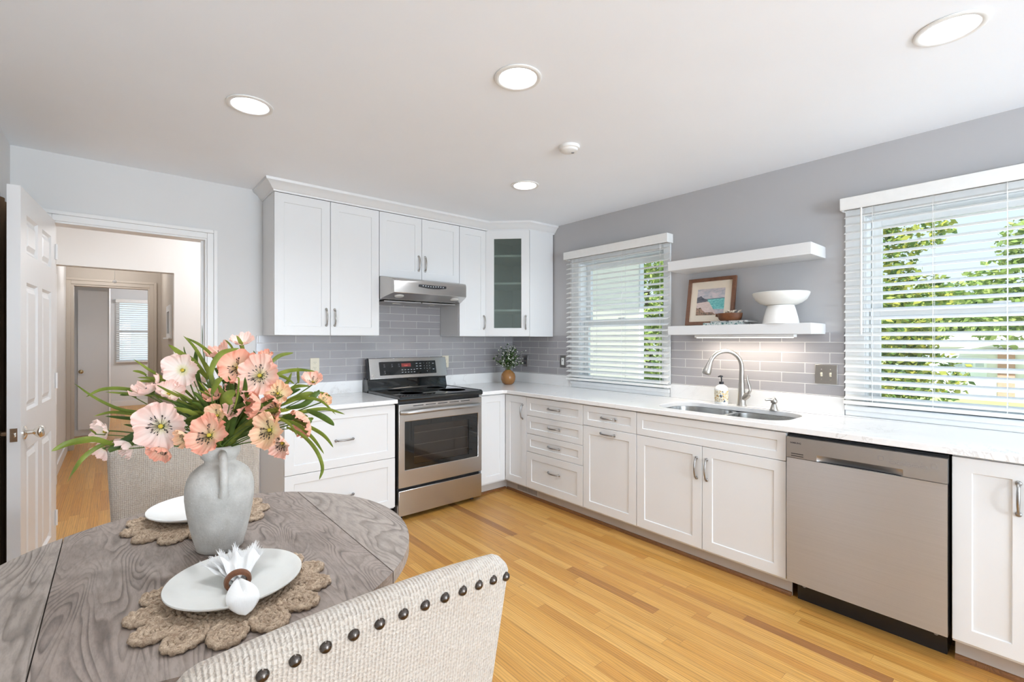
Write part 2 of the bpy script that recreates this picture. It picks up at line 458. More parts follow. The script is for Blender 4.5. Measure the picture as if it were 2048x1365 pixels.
M['gourd'] = plain('glazed_tan_ceramic', srgb(150, 106, 62), .10, .18, 14)
def _napkin():
    m = NM('white_linen'); v = m.coord(); n = m.noise(v, 400, 2); m.bump(m.math('ADD', n, m.wave(v, 200, 1, 1)), .25, .001)
    return m.set((.84, .84, .83), .85, Sheen_Weight=.2)
M['linen'] = _napkin()
def glass(name, tint=(.95, .98, .97), rough=.0, alpha=.92):
    m = NM(name); m.nt.nodes.remove(m.p)
    tr = m.n('ShaderNodeBsdfTransparent'); tr.inputs[0].default_value = (*tint, 1); gl = m.n('ShaderNodeBsdfGlossy'); gl.inputs['Roughness'].default_value = max(rough, .02)
    lw = m.n('ShaderNodeLayerWeight'); lw.inputs['Blend'].default_value = .5
    fr = m.math('ADD', m.math('MULTIPLY', m.math('POWER', lw.outputs['Facing'], 5.0), .8), .035)
    mx = m.n('ShaderNodeMixShader'); m.l(fr, mx.inputs[0]); m.l(tr.outputs[0], mx.inputs[1]); m.l(gl.outputs[0], mx.inputs[2]); m.l(mx.outputs[0], m.out.inputs[0])
    return m.m
M['glass'] = glass('window_glass')
def emit(name, col, st, base=.8):
    m = NM(name); m.p.inputs['Emission Color'].default_value = (*col, 1); m.p.inputs['Emission Strength'].default_value = st
    return m.set((base, base, base), .5)
M['lens'] = emit('lit_lens', (.92, .96, 1), 4.0)
M['led'] = emit('lit_led_strip', (1, .88, .72), 4.0)
M['hoodlamp'] = plain('hood_lamp_lens', (.62, .62, .60), .15)
M['reddigits'] = emit('red_clock_display', (.9, .04, .03), .22, .02)
# ---------------------------------------------------------------- room shell
CZ = 2.435; LX = -3.732
MYZ = Matrix(((0,0,1,0),(1,0,0,0),(0,1,0,0),(0,0,0,1)))      # (a,b,h) -> x=h, y=a, z=b
MXZ = Matrix(((1,0,0,0),(0,0,1,0),(0,1,0,0),(0,0,0,1)))      # (a,b,h) -> x=a, y=h, z=b
def rect(a0, a1, b0, b1): return [(a0,b0),(a1,b0),(a1,b1),(a0,b1)]
def disc(cx, cy, r, n=40): return [(cx+r*math.cos(2*PI*i/n), cy+r*math.sin(2*PI*i/n)) for i in range(n)]
LIGHTS = [(-2.795,-1.356), (-1.987,-2.325), (-1.051,-1.345), (-1.023,-3.526), (-2.80,-2.45)]  # the last one is added, unseen, over the table
struct(MB().box(-6.0, .0, -8.6, 9.0, -.05, 0).build('floor', M['floor']))
struct(MB().prism(rect(LX-.12, .14, -8.5, .12), CZ, CZ+.2, [disc(x, y, .078) for x, y in LIGHTS]).build('ceiling', M['ceiling']))
struct(MB().box(LX-.12, .14, .12, 8.5, CZ, CZ+.2).build('ceiling_hall', M['ceiling']))
W1 = (-1.80, -.94); W2 = (-4.12, -3.06); WZ = (.962, 2.04)
struct(MB().prism(rect(-8.5, .12, 0, CZ), 0, .14, [rect(*W1, *WZ), rect(*W2, *WZ)], M=MYZ).build('wall_right', M['wall_grey']))
OX0, OX1, OZ = -3.565, -2.79, 2.04
struct(MB().prism([(LX,0),(OX0,0),(OX0,OZ),(OX1,OZ),(OX1,0),(0,0),(0,CZ),(LX,CZ)], 0, .12, M=MXZ).build('wall_back', M['wall_light']))
struct(MB().prism([(-8.5,0),(-1.25,0),(-1.25,2.04),(-.12,2.04),(-.12,0),(.12,0),(.12,CZ),(-8.5,CZ)], LX-.12, LX, M=MYZ).build('wall_left', M['wall_light']))
struct(MB().prism([(LX,0),(-3.2,0),(-3.2,2.15),(-.6,2.15),(-.6,0),(.0,0),(.0,CZ),(LX,CZ)], -8.5, -8.44, M=MXZ).build('wall_rear', M['wall_light']))  # its wide opening is made up for the rear fill light
# closet behind the left wall
struct(MB().box(LX-.95, LX-.9, -1.6, .2, 0, CZ).build('wall_closet', M['wall_beige'])); struct(MB().box(LX-.9, LX-.12, -1.6, -1.5, 0, CZ).build('wall_closet_side', M['wall_beige'])); struct(MB().box(LX-.9, LX-.12, .1, .2, 0, CZ).build('wall_closet_end', M['wall_beige'])); struct(MB().box(LX-.95, LX-.12, -1.6, .2, CZ, CZ+.05).build('ceiling_closet', M['wall_beige']))
# the rooms beyond the doorway
struct(MB().prism([(-.12+.24,0),(8.5,0),(8.5,CZ),(.12,CZ)], LX-.12, LX, M=MYZ).build('wall_hall_left', M['wall_cream']))
struct(MB().prism([(LX,0),(-3.695,0),(-3.695,2.03),(-2.81,2.03),(-2.81,0),(-.9,0),(-.9,CZ),(LX,CZ)], 2.1, 2.22, M=MXZ).build('wall_hall', M['wall_cream']))
struct(MB().box(-.9, -.78, .12, 2.22, 0, CZ).build('wall_hall_right', M['wall_cream']))
struct(MB().box(-2.81, -2.69, 2.22, 3.9, 0, CZ).build('wall_passage_right', M['wall_beige']))
struct(MB().prism([(LX,0),(-3.69,0),(-3.69,2.02),(-2.93,2.02),(-2.93,0),(-2.81,0),(-2.81,0),(-2.69,0),(-2.69,CZ),(LX,CZ)], 3.9, 4.02, M=MXZ).build('wall_passage', M['wall_beige']))
struct(MB().box(LX, -3.345, 4.98, 8.4, 0, CZ).build('wall_bedroom_left', M['wall_light']))
struct(MB().prism(rect(-3.345, -.9, 0, CZ), 8.4, 8.5, [rect(-3.22, -2.42, .93, 2.10)], M=MXZ).build('wall_bedroom', M['wall_light']))
struct(MB().box(-.9, -.8, 4.02, 8.5, 0, CZ).build('wall_bedroom_right', M['wall_light']))
struct(MB().box(-2.69, -.8, 3.95, 4.02, 0, CZ).build('wall_bedroom_near', M['wall_light']))

def casing(name, x0, x1, z, y, w=.062, t=.018, mat='trim', sill=False, parent=None):
    # stepped door casing around an opening in an XZ wall, standing proud towards -Y
    b = MB()
    for (o, tt) in ((0, t*.6), (w*.62, t)):
        o2 = w*.62 if o == 0 else w
        b.box(x0-o2, x0-o, y-tt, y, 0, z+o2); b.box(x1+o, x1+o2, y-tt, y, 0, z+o2); b.box(x0-o, x1+o, y-tt, y, z+o, z+o2)
    return struct(b.build(name, M[mat], parent, bevel=.003))
casing('trim_1', OX0+.002, OX1-.002, OZ-.002, 0)
b = MB(); b.box(OX0-.001, OX0+.012, 0, .12, 0, OZ); b.box(OX1-.012, OX1+.001, 0, .12, 0, OZ); b.box(OX0+.012, OX1-.012, 0, .12, OZ-.012, OZ); b.box(OX1-.03, OX1-.012, .05, .07, 0, OZ-.012)
struct(b.build('trim_2', M['trim']))
casing('trim_3', -3.69, -2.93, 2.02, 3.9, .075, mat='beige_trim')
b = MB(); b.box(-3.70, -3.665, 3.9, 4.02, 0, 2.02); b.box(-2.945, -2.92, 3.9, 4.02, 0, 2.02); b.box(-3.665, -2.945, 3.9, 4.02, 2.0, 2.03)
struct(b.build('trim_4', M['beige_trim']))
struct(MB().box(-3.727, -3.70, 2.22, 2.30, 0, 2.10).build('trim_5', M['beige_trim'], bevel=.003))
for nm, bb in (('baseboard_hall_left', (LX, LX+.015, .13, 2.1, 0, .11)), ('baseboard_passage_left', (LX, LX+.015, 2.3, 3.88, 0, .11)), ('baseboard_bedroom', (-3.34, -.91, 8.385, 8.4, 0, .11)),
               ('baseboard_closet', (LX+.001, -3.345, 4.965, 4.98, 0, .09)), ('baseboard_hall', (-2.80, -.91, 2.085, 2.1, 0, .11)), ('baseboard_back', (-2.72, -2.47, -.014, 0, 0, .1))):
    struct(MB().box(*bb).build(nm, M['trim'], bevel=.003))
# casing on the hall's left wall, seen edge-on, and a shallow white cabinet hung there
t = tag(MB().box(LX, LX+.045, 1.98, 2.09, .75, 1.94).build('wall_panel', M['door'], bevel=.004), 'narrow white panel fixed to the left wall of the hallway, seen edge-on past the open door', 'wall panel')
# hall lamps added out of view to brighten the rooms beyond the doorway
def dome(name, loc, label, p):
    t = thing(name, label, 'ceiling light', loc)
    MB().lathe([(.0001,-.09),(.06,-.085),(.11,-.06),(.135,-.02),(.14,0)], (0,0,0), 28).build('glass_shade', M['lens_dim'], t, smooth=60)
    lamp('bulb', 'POINT', (0,0,-.14), p, .08, (.95, .96, 1), parent=t)
M['lens_dim'] = emit('lit_shade', (1, .95, .88), 2.0)  # glowing shade shared by the added lamps
dome('fill_dome_light', (-2.2, 1.1, CZ), 'added unseen domed ceiling light filling the hallway beyond the doorway', 48)
dome('fill_dome_light', (-3.3, 3.3, CZ), 'added unseen domed ceiling light filling the narrow beige passage', 9)
dome('fill_dome_light', (-2.2, 6.4, CZ), 'added unseen domed ceiling light filling the far room with the blind', 70)
t = thing('pull_cord', 'thin attic pull cord with a small white ball hanging in the passage', 'pull cord', (-3.283, 3.0, CZ))
MB().cyl((0,0,0), (0,0,-.43), .0015, n=6).build('cord', M['white_plastic'], t)
MB().sphere((0,0,-.445), .018, 14).build('ball', M['white_plastic'], t, smooth=60)
# small white framed mirror on the passage's right wall
t = thing('wall_mirror', 'small white framed mirror with a ledge on the right wall of the passage', 'mirror', (-2.81, 2.42, 1.36))
b = MB(); b.box(-.02, 0, -.09, .0, 0, .36); b.box(-.02, 0, .30, .36, 0, .36); b.box(-.02, 0, 0, .30, 0, .05); b.box(-.02, 0, 0, .30, .29, .36); b.box(-.05, 0, -.09, .36, -.01, .005)
b.build('frame', M['trim'], t, bevel=.003)
MB().box(-.008, -.002, 0, .30, .05, .29).build('mirror_glass', metal('silvered_mirror', (.8,.8,.8), .03), t)
# far closet door slab
t = thing('door_2', 'plain white closet slab door with a brass knob, beyond the passage', 'door', (-3.69, 4.96, 0)); t['kind'] = 'structure'
MB().box(0.015, .33, -.03, 0.0, .09, 2.03).build('slab', M['door'], t)
b = MB(); b.lathe([(.025,0),(.025,.006),(.009,.01),(.009,.03),(.024,.04),(.027,.052),(.018,.062),(.0001,.064)], (.05,-.03,.90), 16, Matrix.Rotation(R(90), 4, 'X')); b.build('knob', M['brass'], t, smooth=50)
# far window: frame, panes, blind
def xz_window(name, x0, x1, z0, z1, y):
    b = MB(); w = .05
    for a in ((x0-.05,x0+.01),(x1-.01,x1+.05)): b.box(a[0], a[1], y-.015, y+.06, z0-.05, z1+.05)
    for a in ((z0-.05,z0+.01),(z1-.01,z1+.05),((z0+z1)/2-.02,(z0+z1)/2+.02)): b.box(x0+.01, x1-.01, y-.014, y+.059, a[0], a[1])
    f = struct(b.build(name, M['trim'])); MB().box(x0, x1, y+.03, y+.034, z0, z1).build('window_pane', M['glass'], f)
xz_window('window_3', -3.22, -2.42, .93, 2.10, 8.4)

# ---------------------------------------------------------------- blinds
def blind(L, label, depth=.05, ztop=1.12, n=25, tilt=23, rz=-PI/2, loc=(0,0,0), cords=(.12,.5,.88), group=None, val_h=.07, val_p=.06, wand=None):
    # local: x along the window (0..L), front towards -y, z up from the blind's foot
    t = thing('window_blind', label, 'window blind', loc, rz, group)
    b = MB(); b.box(-.012, L+.012, -.088, -.076, ztop-.012, ztop+val_h-.012); b.box(-.012, -.0, -.076, -.005, ztop-.012, ztop+val_h-.012); b.box(L, L+.012, -.076, -.005, ztop-.012, ztop+val_h-.012)
    b.build('valance', M['slat'], t, bevel=.003)
    MB().box(.005, L-.005, -.07, -.012, ztop+.012, ztop+.05).build('headrail', M['slat'], t)
    c, s = math.cos(R(tilt)), math.sin(R(tilt)); me = None
    prof = [(-.5,0),(-.25,.025),(0,.034),(.25,.025),(.5,0)]
    for k in range(n):
        z = .03+(ztop-.03)*k/(n-1)-.004*(k == n-1)
        b = MB(); pts = []
        for q, h in prof: pts.append((q*depth*c - h*depth*s*0, h*depth*1.0 + q*depth*s))
        th = .0028; ring = [(a, zz) for a, zz in pts]+[(a, zz-th) for a, zz in pts[::-1]]
        if me is None:
            vs = [(x, a, zz) for x in (.003, L-.003) for a, zz in ring]; m_ = len(ring)
            fs = [(i, (i+1) % m_, (i+1) % m_+m_, i+m_) for i in range(m_)]+[list(range(m_))[::-1], [m_+i for i in range(m_)]]
            o = MB().add(vs, fs).build('slat', M['slat'], t, loc=(0, -.042, z)); me = o.data
        else:
            o = bpy.data.objects.new('slat', me); COL.objects.link(o); o.parent = t; o.location = (0, -.042, z)
    MB().box(0, L, -.068, -.016, -.012, .008).build('bottom_rail', M['slat'], t, bevel=.003)
    for cx in cords:
        b = MB(); x = L*cx
        b.box(x-.0012, x+.0012, -.0685, -.067, 0, ztop+.01); b.box(x-.0012, x+.0012, -.017, -.0155, 0, ztop+.01)
        b.build('ladder_cord', M['white_plastic'], t)
    if wand: MB().cyl((wand, -.092+.018, ztop+.005), (wand, -.074, ztop-.72), .005, n=8).build('wand', M['white_plastic'], t, smooth=50)
    return t
BZ = .985
blind(1.035, 'white slatted blind left of the shelves, between corner cabinet and sink', loc=(0, -.828, BZ), ztop=1.105, n=25, cords=(.06,.31,.60,.94))
blind(1.22, 'large white slatted blind right of the shelves, over the dishwasher, wand hanging at its left', loc=(0, -2.972, BZ), ztop=1.105, n=25, cords=(.11,.313,.525,.90), wand=.085)
blind(.86, 'small white blind seen far away through the open doorway', loc=(-3.26, 8.385, .90), rz=0, ztop=1.20, n=28, cords=(.1,.9))

def side_window(name, y0, y1, z0, z1):
    # vinyl double-hung window set in the grey wall; y1 > y0
    f = thing(name, 'white vinyl double-hung window', 'window', (0,0,0)); del f['label'], f['category']; f['kind'] = 'structure'
    b = MB(); c = .055
    b.box(-.012, .002, y0-c, y0, z0-.03, z1+c); b.box(-.012, .002, y1, y1+.092, z0-.03, z1+c); b.box(-.012, .002, y0, y1, z1, z1+c)
    b.box(0, .14, y0, y0+.008, z0, z1); b.box(0, .14, y1-.008, y1, z0, z1); b.box(0, .14, y0+.008, y1-.008, z1-.008, z1)
    b.build('casing', M['vinyl'], f, bevel=.002)
    b = MB(); b.box(-.03, .14, y0-c, y1+.092, z0-.028, z0); b.box(-.014, .0, y0-c, y1+.092, .9025, z0-.028)
    b.build('sill', M['vinyl'], f, bevel=.003)
    def sash(xa, za, zb, nm):
        b = MB(); w = .045; ya, yb = y0+.012, y1-.012
        b.box(xa, xa+.03, ya, ya+w, za, zb); b.box(xa, xa+.03, yb-w, yb, za, zb); b.box(xa, xa+.03, ya+w, yb-w, za, za+w*.9); b.box(xa, xa+.03, ya+w, yb-w, zb-w*.9, zb)
        s = b.build(nm, M['vinyl'], f, bevel=.002)
        MB().box(xa+.012, xa+.016, ya+w, yb-w, za+w*.9, zb-w*.9).build('window_pane', M['glass'], s)
    sash(.05, z0+.004, 1.515, 'lower_sash'); sash(.085, 1.475, z1-.01, 'upper_sash')
    b = MB(); b.box(.042, .12, y0+.008, y0+.012, z0, z1); b.box(.035, .05, (y0+y1)/2-.03, (y0+y1)/2+.03, 1.515, 1.53); b.build('sash_lock', M['vinyl'], f)
side_window('window_1', *W1, *WZ); side_window('window_2', *W2, *WZ)

# ---------------------------------------------------------------- tile, splash and worktops
def slab_obj(name, box, mat, label, cat, bevel=0): return tag(MB().box(*box).build(name, mat, bevel=bevel), label, cat)
T_SK = _tile('tile_sink_wall', 0, 0)
def tile_panel(name, pieces, loc, rz, phx, phz, label, mname):
    b = MB()
    for (x0, x1, z0, z1) in pieces: b.box(x0, x1, -.008, 0, z0, z1)
    return tag(b.build(name, _tile(mname, phx, phz), loc=loc, rot=(0,0,rz)), label, 'tiled backsplash')
Z1 = 1.003
# back wall: joint at x=-2.343 (row whose base is z=1.316), rows every 63.5 mm from .999
tile_panel('tile_backsplash', [(-2.486, -.001, Z1, 1.372), (-1.676, -.916, 1.372, 1.66)], (0,-.0005,0), 0, 2.343+.2615*10, -1.316+.0635*40, 'grey brick-pattern tiles on the wall behind the stove and under the upper cabinets', 'grey_glazed_tile_back')
tile_panel('tile_backsplash', [(.009, .845, Z1, 1.380)], (0,0,0), -PI/2, -2.368+.2615*12, -1.262+.0635*40, 'grey brick-pattern tiles between the corner and the smaller blind', 'grey_glazed_tile_corner')
tile_panel('tile_backsplash', [(1.86, 2.962, Z1, 1.384)], (0,0,0), -PI/2, -2.368+.2615*12, -1.262+.0635*40, 'grey brick-pattern tiles above the sink, lit by the strip light', 'grey_glazed_tile_sink')
CT = .902; CB = .872; CF = -.66
def arc(cx, cy, r, a0, a1, n=10): return [(cx+r*math.cos(R(a0+(a1-a0)*i/n)), cy+r*math.sin(R(a0+(a1-a0)*i/n))) for i in range(n+1)]
def rrect(x0, x1, y0, y1, r, n=8):
    return arc(x1-r, y1-r, r, 0, 90, n)+arc(x0+r, y1-r, r, 90, 180, n)+arc(x0+r, y0+r, r, 180, 270, n)+arc(x1-r, y0+r, r, 270, 360, n)
SX0, SX1, SY0, SY1 = -.555, -.145, -2.825, -2.035
hole = rrect(SX0, SX1, SY0, SY1, .14, 12)
wt = tag(MB().prism([(-.916,CF),(CF-.025,CF),(CF,CF-.025),(CF,-4.30),(-.0005,-4.30),(-.0005,-.0005),(-.916,-.0005)], CB, CT, [hole]).build('worktop', M['quartz'], bevel=.003),
         'white quartz worktop running through the corner, past the sink and over the dishwasher', 'worktop')
slab_obj('worktop', (-2.49, -1.684, CF, -.0005, CB, CT), M['quartz'], 'short white quartz worktop over the drawers left of the stove', 'worktop', .003)
slab_obj('upstand', (-2.486, -1.684, -.02, -.0005, CT, Z1), M['quartz'], 'white quartz upstand strip left of the stove', 'upstand', .002)
slab_obj('upstand', (-.916, -.0205, -.02, -.0005, CT, Z1), M['quartz'], 'white quartz upstand strip behind the plant, right of the stove', 'upstand', .002)
slab_obj('upstand', (-.02, -.0005, -.845, -.0005, CT, Z1), M['quartz'], 'white quartz upstand strip between corner and smaller window', 'upstand', .002)
slab_obj('upstand', (-.02, -.0005, -2.965, -1.86, CT, Z1), M['quartz'], 'white quartz upstand strip behind the faucet', 'upstand', .002)

# ---------------------------------------------------------------- cabinets
def shaker(w, h, t=.019, rail=.058, rec=.006, glass=False):
    # door panel centred on x, z from 0; back face y=0, front y=-t
    b = MB(); x0, x1 = -w/2, w/2; r = rail; e = .0015
    O = [(x0,0),(x1,0),(x1,h),(x0,h)]; I = [(x0+r,r),(x1-r,r),(x1-r,h-r),(x0+r,h-r)]; J = [(x0+r+e,r+e),(x1-r-e,r+e),(x1-r-e,h-r-e),(x0+r+e,h-r-e)]
    vs = [(x,-t,z) for x, z in O]+[(x,-t,z) for x, z in I]+[(x,-t+rec,z) for x, z in J]+[(x,0,z) for x, z in O]
    fs = []
    for i in range(4):
        j = (i+1) % 4
        fs += [(i,j,4+j,4+i), (4+i,4+j,8+j,8+i), (i,12+i,12+j,j)]
    if glass:
        n = len(vs); vs += [(x,0,z) for x, z in J]
        for i in range(4):
            j = (i+1) % 4; fs += [(8+i,8+j,n+j,n+i), (12+i, n+i, n+j, 12+j)]
    else: fs += [(8,9,10,11), (15,14,13,12)]
    return b.add(vs, fs)
def pull(L=.118, vertical=False):
    # bow pull with flared round feet, along x, standing off towards -y
    b = MB(); n = 14; pts = []; rad = []
    for i in range(n+1):
        q = i/n; x = (q-.5)*L; d = .006+.021*math.sin(PI*q)**.45
        if i in (0, n): d = 0
        pts.append((x, -d, 0)); rad.append(.0036+.0022*math.sin(PI*q)+(.0018 if i in (1, n-1) else 0))
    b.tube(pts, rad, 10)
    for s in (-1, 1): b.lathe([(.0095,0),(.0095,.003),(.007,.006),(.0001,.0065)], (s*L/2,0,0), 14, Matrix.Rotation(R(90), 4, 'X'))
    if vertical: b.v = [Vector((-p.z, p.y, p.x)) for p in b.v]
    return b
PULL = {False: None, True: None}
def put_pull(parent, x, y, z, vertical, mat='pewter'):
    key = (vertical, mat)
    if PULL.get(key) is None:
        o = pull(vertical=vertical).build('handle', M[mat], parent, smooth=50, loc=(x, y, z)); PULL[key] = o.data
    else:
        o = bpy.data.objects.new('handle', PULL[key]); COL.objects.link(o); o.parent = parent; o.location = (x, y, z)
    return o
G = .0015
def front(parent, kind, x0, x1, z0, z1, y=0, handle=None, rail=.058, mat='pewter'):
    # handle = (x, z, vertical) in cabinet coordinates
    w = x1-x0-2*G; h = z1-z0-2*G
    d = shaker(w, h, rail=min(rail, h*.3)).build(kind, M['cab'], parent, bevel=.0012, loc=((x0+x1)/2, y, z0+G), seg=1)
    if handle: put_pull(d, handle[0]-(x0+x1)/2, -.019, handle[1]-z0-G, handle[2], mat)
    return d
def base_cab(label, loc, rz, w, fronts, y_front=-.623, body=None, open_left=False):
    t = thing('base_cabinet', label, 'cabinet', loc, rz)
    b = MB()
    if body == 'open':
        b.box(.001, .019, y_front+.001, -.012, .10, CB-.001); b.box(w-.019, w-.001, y_front+.001, -.012, .10, CB-.001)
        b.box(.019, w-.019, y_front+.001, -.012, .10, .118); b.box(.019, w-.019, -.024, -.012, .118, CB-.001); b.box(.019, w-.019, y_front+.001, y_front+.02, .118, CB-.001)
    else: b.box(.001, w-.001, y_front+.001, -.012, .10, CB-.001)
    b.build('body', M['cab'], t)
    for f in fronts: front(t, *f[:5], y=y_front, handle=f[5])
    return t
D = 'drawer'; DR = 'door'
# left of the stove: x -2.459..-1.699
base_cab('white two-drawer base cabinet left of the stove', (-2.460, 0, 0), 0, .762, [(D, 0, .762, .475, .864, (.386, .657, False)), (D, 0, .762, .112, .475, (.386, .275, False))])
# corner carousel (two narrow doors meeting in the inner corner)
t = thing('corner_base_cabinet', 'white corner base cabinet with two narrow doors meeting at right angles', 'cabinet', (0, 0, 0))
b = MB(); b.prism([(-.913,-.012),(-.913,-.622),(-.622,-.622),(-.622,-.913),(-.012,-.913),(-.012,-.012)], .10, CB-.001); b.build('body', M['cab'], t)
front(t, DR, -.913, -.643, .114, .864, y=-.623)
dd = shaker(.268, .747).build('door', M['cab'], t, bevel=.0012, seg=1, loc=(-.623, -.643-.135, .1155), rot=(0,0,-PI/2))
put_pull(dd, .09, -.019, .736-.1155, True)
# sink wall run, local x = -world y
base_cab('white base cabinet with four stacked drawers beside the corner', (0, -.914, 0), -PI/2, .612, [(D, 0, .612, .712, .864, (.316, .792, False)), (D, 0, .612, .563, .712, (.316, .642, False)), (D, 0, .612, .413, .563, (.316, .492, False)), (D, 0, .612, .114, .413, (.316, .29, False))])
base_cab('white base cabinet with one drawer over a pull-out door, left of the sink doors', (0, -1.527, 0), -PI/2, .455, [(D, 0, .455, .717, .864, (.228, .79, False)), (DR, 0, .455, .114, .717, (.222, .68, False))])
SB = base_cab('wide white sink base cabinet with blank top panel and two doors', (0, -1.983, 0), -PI/2, .892, [('false_drawer_front', 0, .892, .717, .864, None), (DR, 0, .446, .114, .717, (.412, .585, True)), (DR, .446, .892, .114, .717, (.474, .585, True))], body='open')
base_cab('white base cabinet with tall door at the right edge beside the dishwasher', (0, -3.487, 0), -PI/2, .228, [(DR, 0, .228, .114, .864, (.185, .735, True))])
base_cab('white base cabinet standing last in the run, past the right edge', (0, -3.716, 0), -PI/2, .56, [(DR, 0, .56, .114, .864, (.06, .735, True))])
# toe kicks, shoe moulding, vent
def strip(nm, box, mat, label, cat): return tag(MB().box(*box).build(nm, M[mat]), label, cat)
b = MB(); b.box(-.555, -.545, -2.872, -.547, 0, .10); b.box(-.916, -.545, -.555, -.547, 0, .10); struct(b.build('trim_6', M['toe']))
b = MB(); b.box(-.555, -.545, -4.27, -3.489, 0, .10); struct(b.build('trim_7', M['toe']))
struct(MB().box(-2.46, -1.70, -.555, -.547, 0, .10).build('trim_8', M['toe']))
b = MB(); b.prism([(0,0),(-.016,0),(-.014,.010),(-.008,.017),(0,.019)], -2.872, -.571, M=Matrix(((1,0,0,-.555),(0,0,1,0),(0,1,0,0),(0,0,0,1))))
b.prism([(0,0),(-.016,0),(-.014,.010),(-.008,.017),(0,.019)], -.916, -.571, M=Matrix(((0,0,1,0),(1,0,0,-.555),(0,1,0,0),(0,0,0,1))))
struct(b.build('baseboard_cabinets', M['shoe']))
b = MB(); b.prism([(0,0),(-.016,0),(-.014,.010),(-.008,.017),(0,.019)], -4.27, -3.489, M=Matrix(((1,0,0,-.555),(0,0,1,0),(0,1,0,0),(0,0,0,1))))
struct(b.build('baseboard_cabinets_right', M['shoe']))
t = thing('floor_vent', 'small metal heating grille in the toe kick under the narrow corner door', 'vent', (-.555, -.70, .02))
b = MB(); b.box(-.004, 0, -.27, 0, 0, .075); b.build('plate', M['toe'], t)
b = MB()
for k in range(16): b.box(-.0055, -.0035, -.255+k*.0155, -.255+k*.0155+.007, .012, .063)
b.build('slots', M['greytext'], t)
# ---------------------------------------------------------------- upper cabinets
UB, UT, UD = 1.372, 2.358, .33
def upper(label, x0, x1, zb, fronts):
    t = thing('wall_cabinet', label, 'cabinet', (x0, 0, zb))
    b = MB(); b.box(.0008, x1-x0-.0008, -(UD-.0205), -.010, 0, UT-zb+.004); b.build('body', M['cab'], t)
    for (a, c, h) in fronts: front(t, 'door', a, c, 0, UT-zb, -(UD-.019), (h[0], h[1], h[2]), .062, 'nickel')
    return t
upper('white two-door wall cabinet at the left end, beside the doorway', -2.443, -1.678, UB, [(0, .3825, (.352, .133, True)), (.3825, .765, (.413, .133, True))])
upper('white short two-door wall cabinet above the range hood', -1.677, -.916, 1.843, [(0, .3805, (.35, .135, True)), (.3805, .761, (.411, .135, True))])
upper('white narrow one-door wall cabinet right of the range hood', -.915, -.611, UB, [(0, .304, (.272, .13, True))])
t = thing('corner_wall_cabinet', 'white diagonal corner wall cabinet with a ribbed glass door', 'cabinet', (0, 0, UB))
H = UT-UB
P0 = Vector((-.6095, -.318)); P1 = Vector((-.318, -.6095))
b = MB()
out = [(-.6095,-.012), tuple(P0), tuple(P1), (-.012,-.6095)]
for (a0, a1, q) in ((P0, P1, 0),):
    pass
b.prism([(-.6095,-.012),(-.6095,-.318),(-.594,-.318),(-.594,-.028),(-.028,-.028),(-.028,-.594),(-.318,-.594),(-.318,-.6095),(-.012,-.6095),(-.012,-.012)], 0, H+.004)
for z0, z1 in ((0,.018),(H-.018,H+.004)): b.prism([(-.594,-.028),(-.594,-.318),(-.318,-.594),(-.028,-.594),(-.028,-.028)], z0, z1)
b.build('body', M['cab'], t)
for z in (.235, .487, .745):
    MB().prism([(-.592,-.03),(-.592,-.314),(-.314,-.592),(-.03,-.592),(-.03,-.03)], z, z+.018).build('shelf', M['cab'], t)
wdt = (P1-P0).length
d = shaker(wdt-.006, H-.004, rail=.075, glass=True).build('door', M['cab'], t, bevel=.0012, seg=1, loc=((P0.x+P1.x)/2, (P0.y+P1.y)/2, .002), rot=(0,0,-PI/4))
def _ribglass():
    m = NM('ribbed_glass'); v = m.coord(); w = m.wave(v, 32, 0, 1, 'BANDS', 'X', 0)
    m.bump(w, .5, .003)
    m.set(srgb(128, 136, 130), .25)
    tr = m.n('ShaderNodeBsdfTransparent'); tr.inputs[0].default_value = (.80, .86, .83, 1); mx = m.n('ShaderNodeMixShader'); mx.inputs[0].default_value = .74
    m.l(m.p.outputs[0], mx.inputs[1]); m.l(tr.outputs[0], mx.inputs[2]); m.l(mx.outputs[0], m.out.inputs[0]); return m.m
MB().box(-wdt/2+.07, wdt/2-.07, -.012, -.008, .072, H-.076).build('glass_pane', _ribglass(), d)
put_pull(d, wdt/2-.036, -.019, .128, True, 'nickel')
# crown moulding
def sweep(path, prof, name, mat):
    pts = [Vector(p) for p in path]; n = len(pts); rows = []
    for i in range(n):
        d0 = (pts[i]-pts[i-1]).normalized() if i else (pts[1]-pts[0]).normalized()
        d1 = (pts[i+1]-pts[i]).normalized() if i < n-1 else d0
        n0 = Vector((d0.y, -d0.x)); n1 = Vector((d1.y, -d1.x)); m = (n0+n1).normalized(); k = 1/max(.3, m.dot(n0))
        rows.append([(pts[i].x+m.x*k*o, pts[i].y+m.y*k*o, z) for o, z in prof])
    b = MB(); c = len(prof); vs = [p for r in rows for p in r]; fs = []
    for i in range(n-1):
        for j in range(c): fs.append((i*c+j, (i+1)*c+j, (i+1)*c+(j+1) % c, i*c+(j+1) % c))
    fs += [list(range(c)), [(n-1)*c+j for j in range(c)][::-1]]
    b.add(vs, fs); return b.build(name, mat, None, smooth=35)
prof = [(0,UT+.001),(.006,UT+.001),(.008,UT+.012),(.018,UT+.018),(.030,UT+.034),(.048,UT+.052),(.062,UT+.060),(.066,CZ-.0005),(0,CZ-.0005)]
tag(sweep([(-2.443,-.001),(-2.443,-.33),(-.6,-.33),(-.33,-.6),(-.001,-.612)], prof, 'crown_moulding', M['cab']), 'white crown moulding closing the upper cabinets against the ceiling', 'crown moulding')

